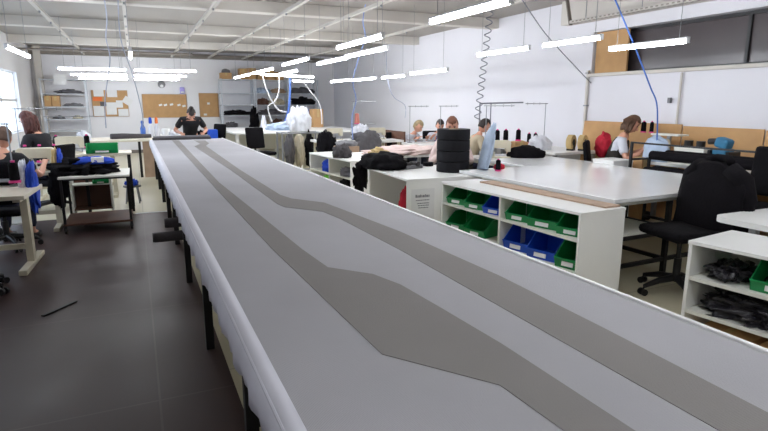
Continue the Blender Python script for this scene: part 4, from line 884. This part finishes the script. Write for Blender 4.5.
def person(label, loc, rotz, hip, lean, pitch, handL, handR, shirt, hairm, hairstyle, trousers=M_jean, seated=True, sleeve='short', vest=None, turn=0, twist=0, skin=M_skin, sc=1.):
    t = thing('person', label, 'person', loc, rotz, 'people at work'); V = Vector
    la = R(lean); ax = V((0, math.sin(la), math.cos(la))); pel = V((0, 0, hip)); nb = pel + ax * .49
    nk = nb + V((0, math.sin(la + .25), math.cos(la + .25))) * .06; hp = R(pitch)
    hd = nk + V((0, math.sin(la * .5 + hp * .6), math.cos(la * .5 + hp * .6))) * .135
    sh = {s: nb + V((s * .165, 0, 0)) - ax * .05 for s in (-1, 1)}
    hand = {-1: V(handL), 1: V(handR)}; arm = {}
    for s in (-1, 1):
        d = hand[s] - sh[s]; L = min(d.length, .54); w_ = sh[s] + d.normalized() * L; mid = sh[s].lerp(w_, .5); h = math.sqrt(max(0, .275 ** 2 - (L / 2) ** 2))
        n = V((s * .55, -.25, -1)); n -= d.normalized() * n.dot(d.normalized()); el = mid + n.normalized() * h; arm[s] = (el, w_)
    hips = {s: pel + V((s * .085, 0, -.03)) for s in (-1, 1)}; leg = {}
    for s in (-1, 1):
        if seated: k = V((s * .12, .42, hip - .02)); an = V((s * .13, .36, .09))
        else: k = V((s * .1, .04, hip * .53)); an = V((s * .11, -.03, .08))
        leg[s] = (k, an, an + V((0, .14, -.045)))
    ch = [[(pel, (.14, .105)), (pel + ax * .14, (.125, .095)), (pel + ax * .30, (.145, .105)), (nb - ax * .06, (.12, .08)), (nb, (.058, .058)), (nk + ax * .03, (.05, .052))]]
    for s in (-1, 1):
        el, wr_ = arm[s]; fd = (wr_ - el).normalized()
        ch.append([3, (sh[s], .058), (sh[s].lerp(el, .5), .046), (el, .038), (el.lerp(wr_, .45), .037), (wr_, .025), (wr_ + fd * .05, (.036, .02)), (wr_ + fd * .085, (.034, .016))])
        k, an, to = leg[s]; ch.append([0, (hips[s], .088), (hips[s].lerp(k, .5), .078), (k, .056), (k.lerp(an, .35), .053), (an, .036), (to, .035)])
    # fingers: four of unequal length and a thumb, curled down
    for s in (-1, 1):
        el, wr_ = arm[s]; fd = (wr_ - el).normalized(); side = fd.cross(V((0, 0, 1))).normalized() * 1; dn = side.cross(fd).normalized()
        if dn.z > 0: dn = -dn
        for j, ln in enumerate((.066, .076, .072, .056)):
            b0 = wr_ + fd * .075 + side * (.026 - .0175 * j); u = (fd + dn * .35).normalized(); v = (fd + dn * 1.0).normalized()
            ch.append([(b0, .009), (b0 + u * ln * .5, .0085), (b0 + u * ln * .5 + v * ln * .5, .007)])
        inn = side * (-s if side.x * s > 0 else s); inn = side if side.x * -s > 0 else -side
        b0 = wr_ + fd * .03 + inn * .022; ch.append([(b0, .011), (b0 + (fd + inn).normalized() * .035, .0095), (b0 + (fd * 1.6 + inn).normalized() * .065, .008)])
    me = skinned(ch, skin, 'body', t)
    bm = bmesh.new(); bm.from_mesh(me)
    for f_ in bm.faces: f_.material_index = 0
    # head in its own frame: +y face, pitched forward, turned
    Mh = Matrix.Translation(hd) @ Matrix.Rotation(R(turn), 4, 'Z') @ Matrix.Rotation(-hp, 4, 'X')
    h = MB(); h.bm.free(); h.bm = bmesh.new()
    r = bmesh.ops.create_uvsphere(h.bm, u_segments=24, v_segments=18, radius=1)
    for v in r['verts']:
        x, y, z = v.co; jaw = max(0, -z)
        v.co = (x * .074 * (1 - .34 * jaw * jaw), y * .094 * (1 - .12 * jaw) + (.012 * jaw if y > 0 else -.006 * jaw), z * .115)
        if y > .3: v.co.y -= .010 * math.exp(-((z - .08) / .16) ** 2) * (abs(x) < .7)
    h.ball((0, .092, -.022), (.012, .018, .022), 10); h.ball((0, .1, -.032), (.016, .014, .011), 10)
    for s in (-1, 1): h.ball((s * .074, -.004, -.01), (.010, .02, .032), 10)
    h.mi = 1
    for s in (-1, 1): h.ball((s * .03, .077, .012), (.013, .008, .007), 10); h.box((s * .031, .084, .034), (.03, .008, .006))
    h.mi = 2; h.ball((0, .086, -.062), (.022, .009, .006), 10)
    h.bm.transform(Mh); tmp = bpy.data.meshes.new('x'); h.bm.to_mesh(tmp); h.bm.free(); bm.from_mesh(tmp); bpy.data.meshes.remove(tmp)
    me2 = bpy.data.meshes.new('body'); bm.to_mesh(me2); bm.free()
    for x in (skin, M_eye, M_lip): me2.materials.append(x)
    for p in me2.polygons: p.use_smooth = True
    o = bpy.data.objects.new('body', me2); COL.objects.link(o); o.parent = t
    # shirt
    g = .014
    cs = [[(pel - ax * .02, (.155 + g, .12 + g)), (pel + ax * .14, (.138 + g, .105 + g)), (pel + ax * .30, (.155 + g, .115 + g)), (nb - ax * .055, (.125 + g, .085 + g)), (nb - ax * .005, (.066, .066))]]
    for s in (-1, 1):
        el, wr_ = arm[s]; pts = [3, (sh[s], .058 + g), (sh[s].lerp(el, .5), .050 + g), (sh[s].lerp(el, .72), .048 + g)]
        if sleeve == 'none': pts = pts[:2]
        if sleeve == 'long': pts = pts[:3] + [(el, .042 + g), (el.lerp(wr_, .5), .04 + g), (el.lerp(wr_, .92), .032 + g)]
        cs.append(pts)
    def cloth(chs, m, nm):
        me = skinned(chs, m, nm, t); me.materials.clear(); me.materials.append(m); o = bpy.data.objects.new(nm, me); me.name = nm; COL.objects.link(o); o.parent = t; return o
    cloth(cs, shirt, 'shirt')
    if vest: 
        g2 = .032; cloth([[(pel - ax * .03, (.155 + g2, .12 + g2)), (pel + ax * .14, (.14 + g2, .105 + g2)), (pel + ax * .30, (.15 + g2, .115 + g2)), (nb - ax * .055, (.11 + g2, .085 + g2)), (nb + ax * .01, (.085, .085))]], vest, 'vest')
    cl = [[(pel + ax * .03, (.158, .122)), (pel - V((0, 0, .05)), (.15, .115))]]
    for s in (-1, 1):
        k, an, to = leg[s]; cl.append([1, (hips[s] - V((0, 0, .02)), .1), (hips[s].lerp(k, .5), .092), (k, .07), (k.lerp(an, .4), .066), (an + V((0, 0, .03)), .058)])
    cloth(cl, trousers, 'trousers')
    for s in (-1, 1):
        k, an, to = leg[s]; c = MB(); c.box(an.lerp(to, .5) + V((0, .0, -.035)), (.095, .27, .07), (0, 0, 0), .03); c.build('shoe', M_shoe, t, smooth='all')
    # hair: a cap that leaves the face free
    h = MB(); r = bmesh.ops.create_uvsphere(h.bm, u_segments=28, v_segments=20, radius=1)
    for v in r['verts']:
        x, y, z = v.co; face = (y > .15) and (z < .42 + .25 * abs(x)) or z < -.55 or (abs(x) > .7 and y > -.05 and z < .1)
        k = 1.14 + .05 * noise.noise(Vector((x * 4, y * 4, z * 4))) + .03 * noise.noise(Vector((x * 14, y * 3, z * 3)))
        if face: k = .86
        v.co = (x * .076 * k, y * .096 * k - .003, z * .117 * k + .004)
    if hairstyle == 'bun': h.ball((0, -.06, .115), (.045, .045, .04), 14); h.ball((0, -.02, .09), (.06, .07, .04), 14)
    if hairstyle in ('bob', 'long'):
        ln = .12 if hairstyle == 'bob' else .24
        for a in range(-75, 256, 15):
            if 25 < a < 155: continue
            x, y = .078 * math.cos(R(a)), .085 * math.sin(R(a)) - .01
            l2 = ln * random.uniform(.85, 1.12); g = .75 * math.sin(hp) * (1 if hairstyle == 'long' else .4); j = random.uniform(.92, 1.12)
            h.tube([(x * .75, y * .75, .075), (x * 1.08 * j, y * 1.08 * j, 0), (x * 1.12 * j, y * 1.15 + g * l2 * .45, -l2 * .5), (x * 1.05 * j, y * 1.1 + g * l2, -l2)], [.02, .024, .022, .008], 8)
    h.bm.transform(Mh); h.build('hair', hairm, t, smooth='all')
    t.scale = (sc,) * 3
    return t
H_dark = mat('dark_hair', (38, 27, 24), .6, .3, 18, .4, bscale=80); H_red = mat('red_brown_hair', (74, 34, 28), .6, .3, 18, .4, bscale=80)
H_brown = mat('brown_hair', (98, 70, 52), .6, .25, 18, .4, bscale=80); H_short = mat('short_brown_hair', (92, 70, 58), .7, .25, 18, .4, bscale=80)
H_ginger = mat('ginger_hair', (112, 66, 44), .6, .25, 18, .4, bscale=80); H_blond = mat('ash_blond_hair', (150, 132, 98), .6, .25, 18, .4, bscale=80)
S_black = mat('black_shirt', (22, 20, 26), .9, .15, 10, .2); S_vest = mat('olive_dark_vest', (46, 42, 38), .85, .2, 10, .3); S_white = mat('white_shirt', (206, 208, 218), .85, .05, 8, .2)
S_beige = mat('beige_shirt', (186, 172, 148), .85, .08, 8, .2); S_blue = mat('blue_vest', (28, 52, 150), .85, .1, 8, .2)
person('woman with dark bun and black shirt bending over the cutting table end', (1.10, 12.9, 0), R(180), .80, 46, 66, (-.22, .46, .86), (.22, .46, .86), S_black, H_dark, 'bun', seated=False, sc=1.08)
person('man with short hair and black shirt seated at the left border', (-1.37, 6.98, 0), R(-8), .54, 20, 26, (-.12, .45, .86), (.30, .50, .86), S_black, H_short, 'short')
person('woman with long red-brown hair in black behind the left machines', (-1.20, 9.2, 0), R(62), .58, 14, 28, (-.2, .4, .82), (.2, .4, .82), S_black, H_red, 'long', sc=1.06)
person('person with ash blond hair in a white shirt bending at the right wall desk', (4.98, 10.05, 0), R(-150), .50, 28, 30, (-.2, .42, .84), (.2, .42, .84), S_white, H_blond, 'short', sleeve='long')
person('person with dark hair and a blue vest bending beside the ash blond person', (5.75, 10.1, 0), R(165), .50, 26, 30, (-.2, .42, .86), (.2, .42, .86), S_white, H_dark, 'short', sleeve='long', vest=S_blue)
person('person with ginger hair half hidden behind the stack of black reels', (4.12, 6.78, 0), R(150), .51, 10, 22, (-.16, .38, .80), (.16, .38, .80), M_skinpink, H_ginger, 'short', sleeve='long', sc=1.05)
person('person with short dark hair and beige shirt under the guide rail', (5.26, 8.1, 0), R(-105), .54, 22, 30, (-.2, .40, .86), (.2, .40, .86), S_beige, H_dark, 'short', sleeve='long')
person('woman with brown bob, white sleeves and dark vest by the right wall', (6.0, 5.62, 0), R(-140), .62, 16, 30, (-.18, .42, .94), (.18, .42, .94), S_white, H_brown, 'bob', vest=S_vest)
for l, p, rz in (('office chair under the man in black at the left border', (-1.37, 6.94, 0), -8), ('office chair under the woman with red-brown hair', (-1.20, 9.2, 0), 62), ('chair of the ash blond person', (4.98, 10.05, 0), -150), ('chair of the person in the blue vest', (5.75, 10.1, 0), 165), ('chair of the ginger haired person', (4.12, 6.78, 0), 150), ('chair of the person in the beige shirt', (5.26, 8.1, 0), -105)):
    office_chair(l, p, R(rz), seat_z=.42)
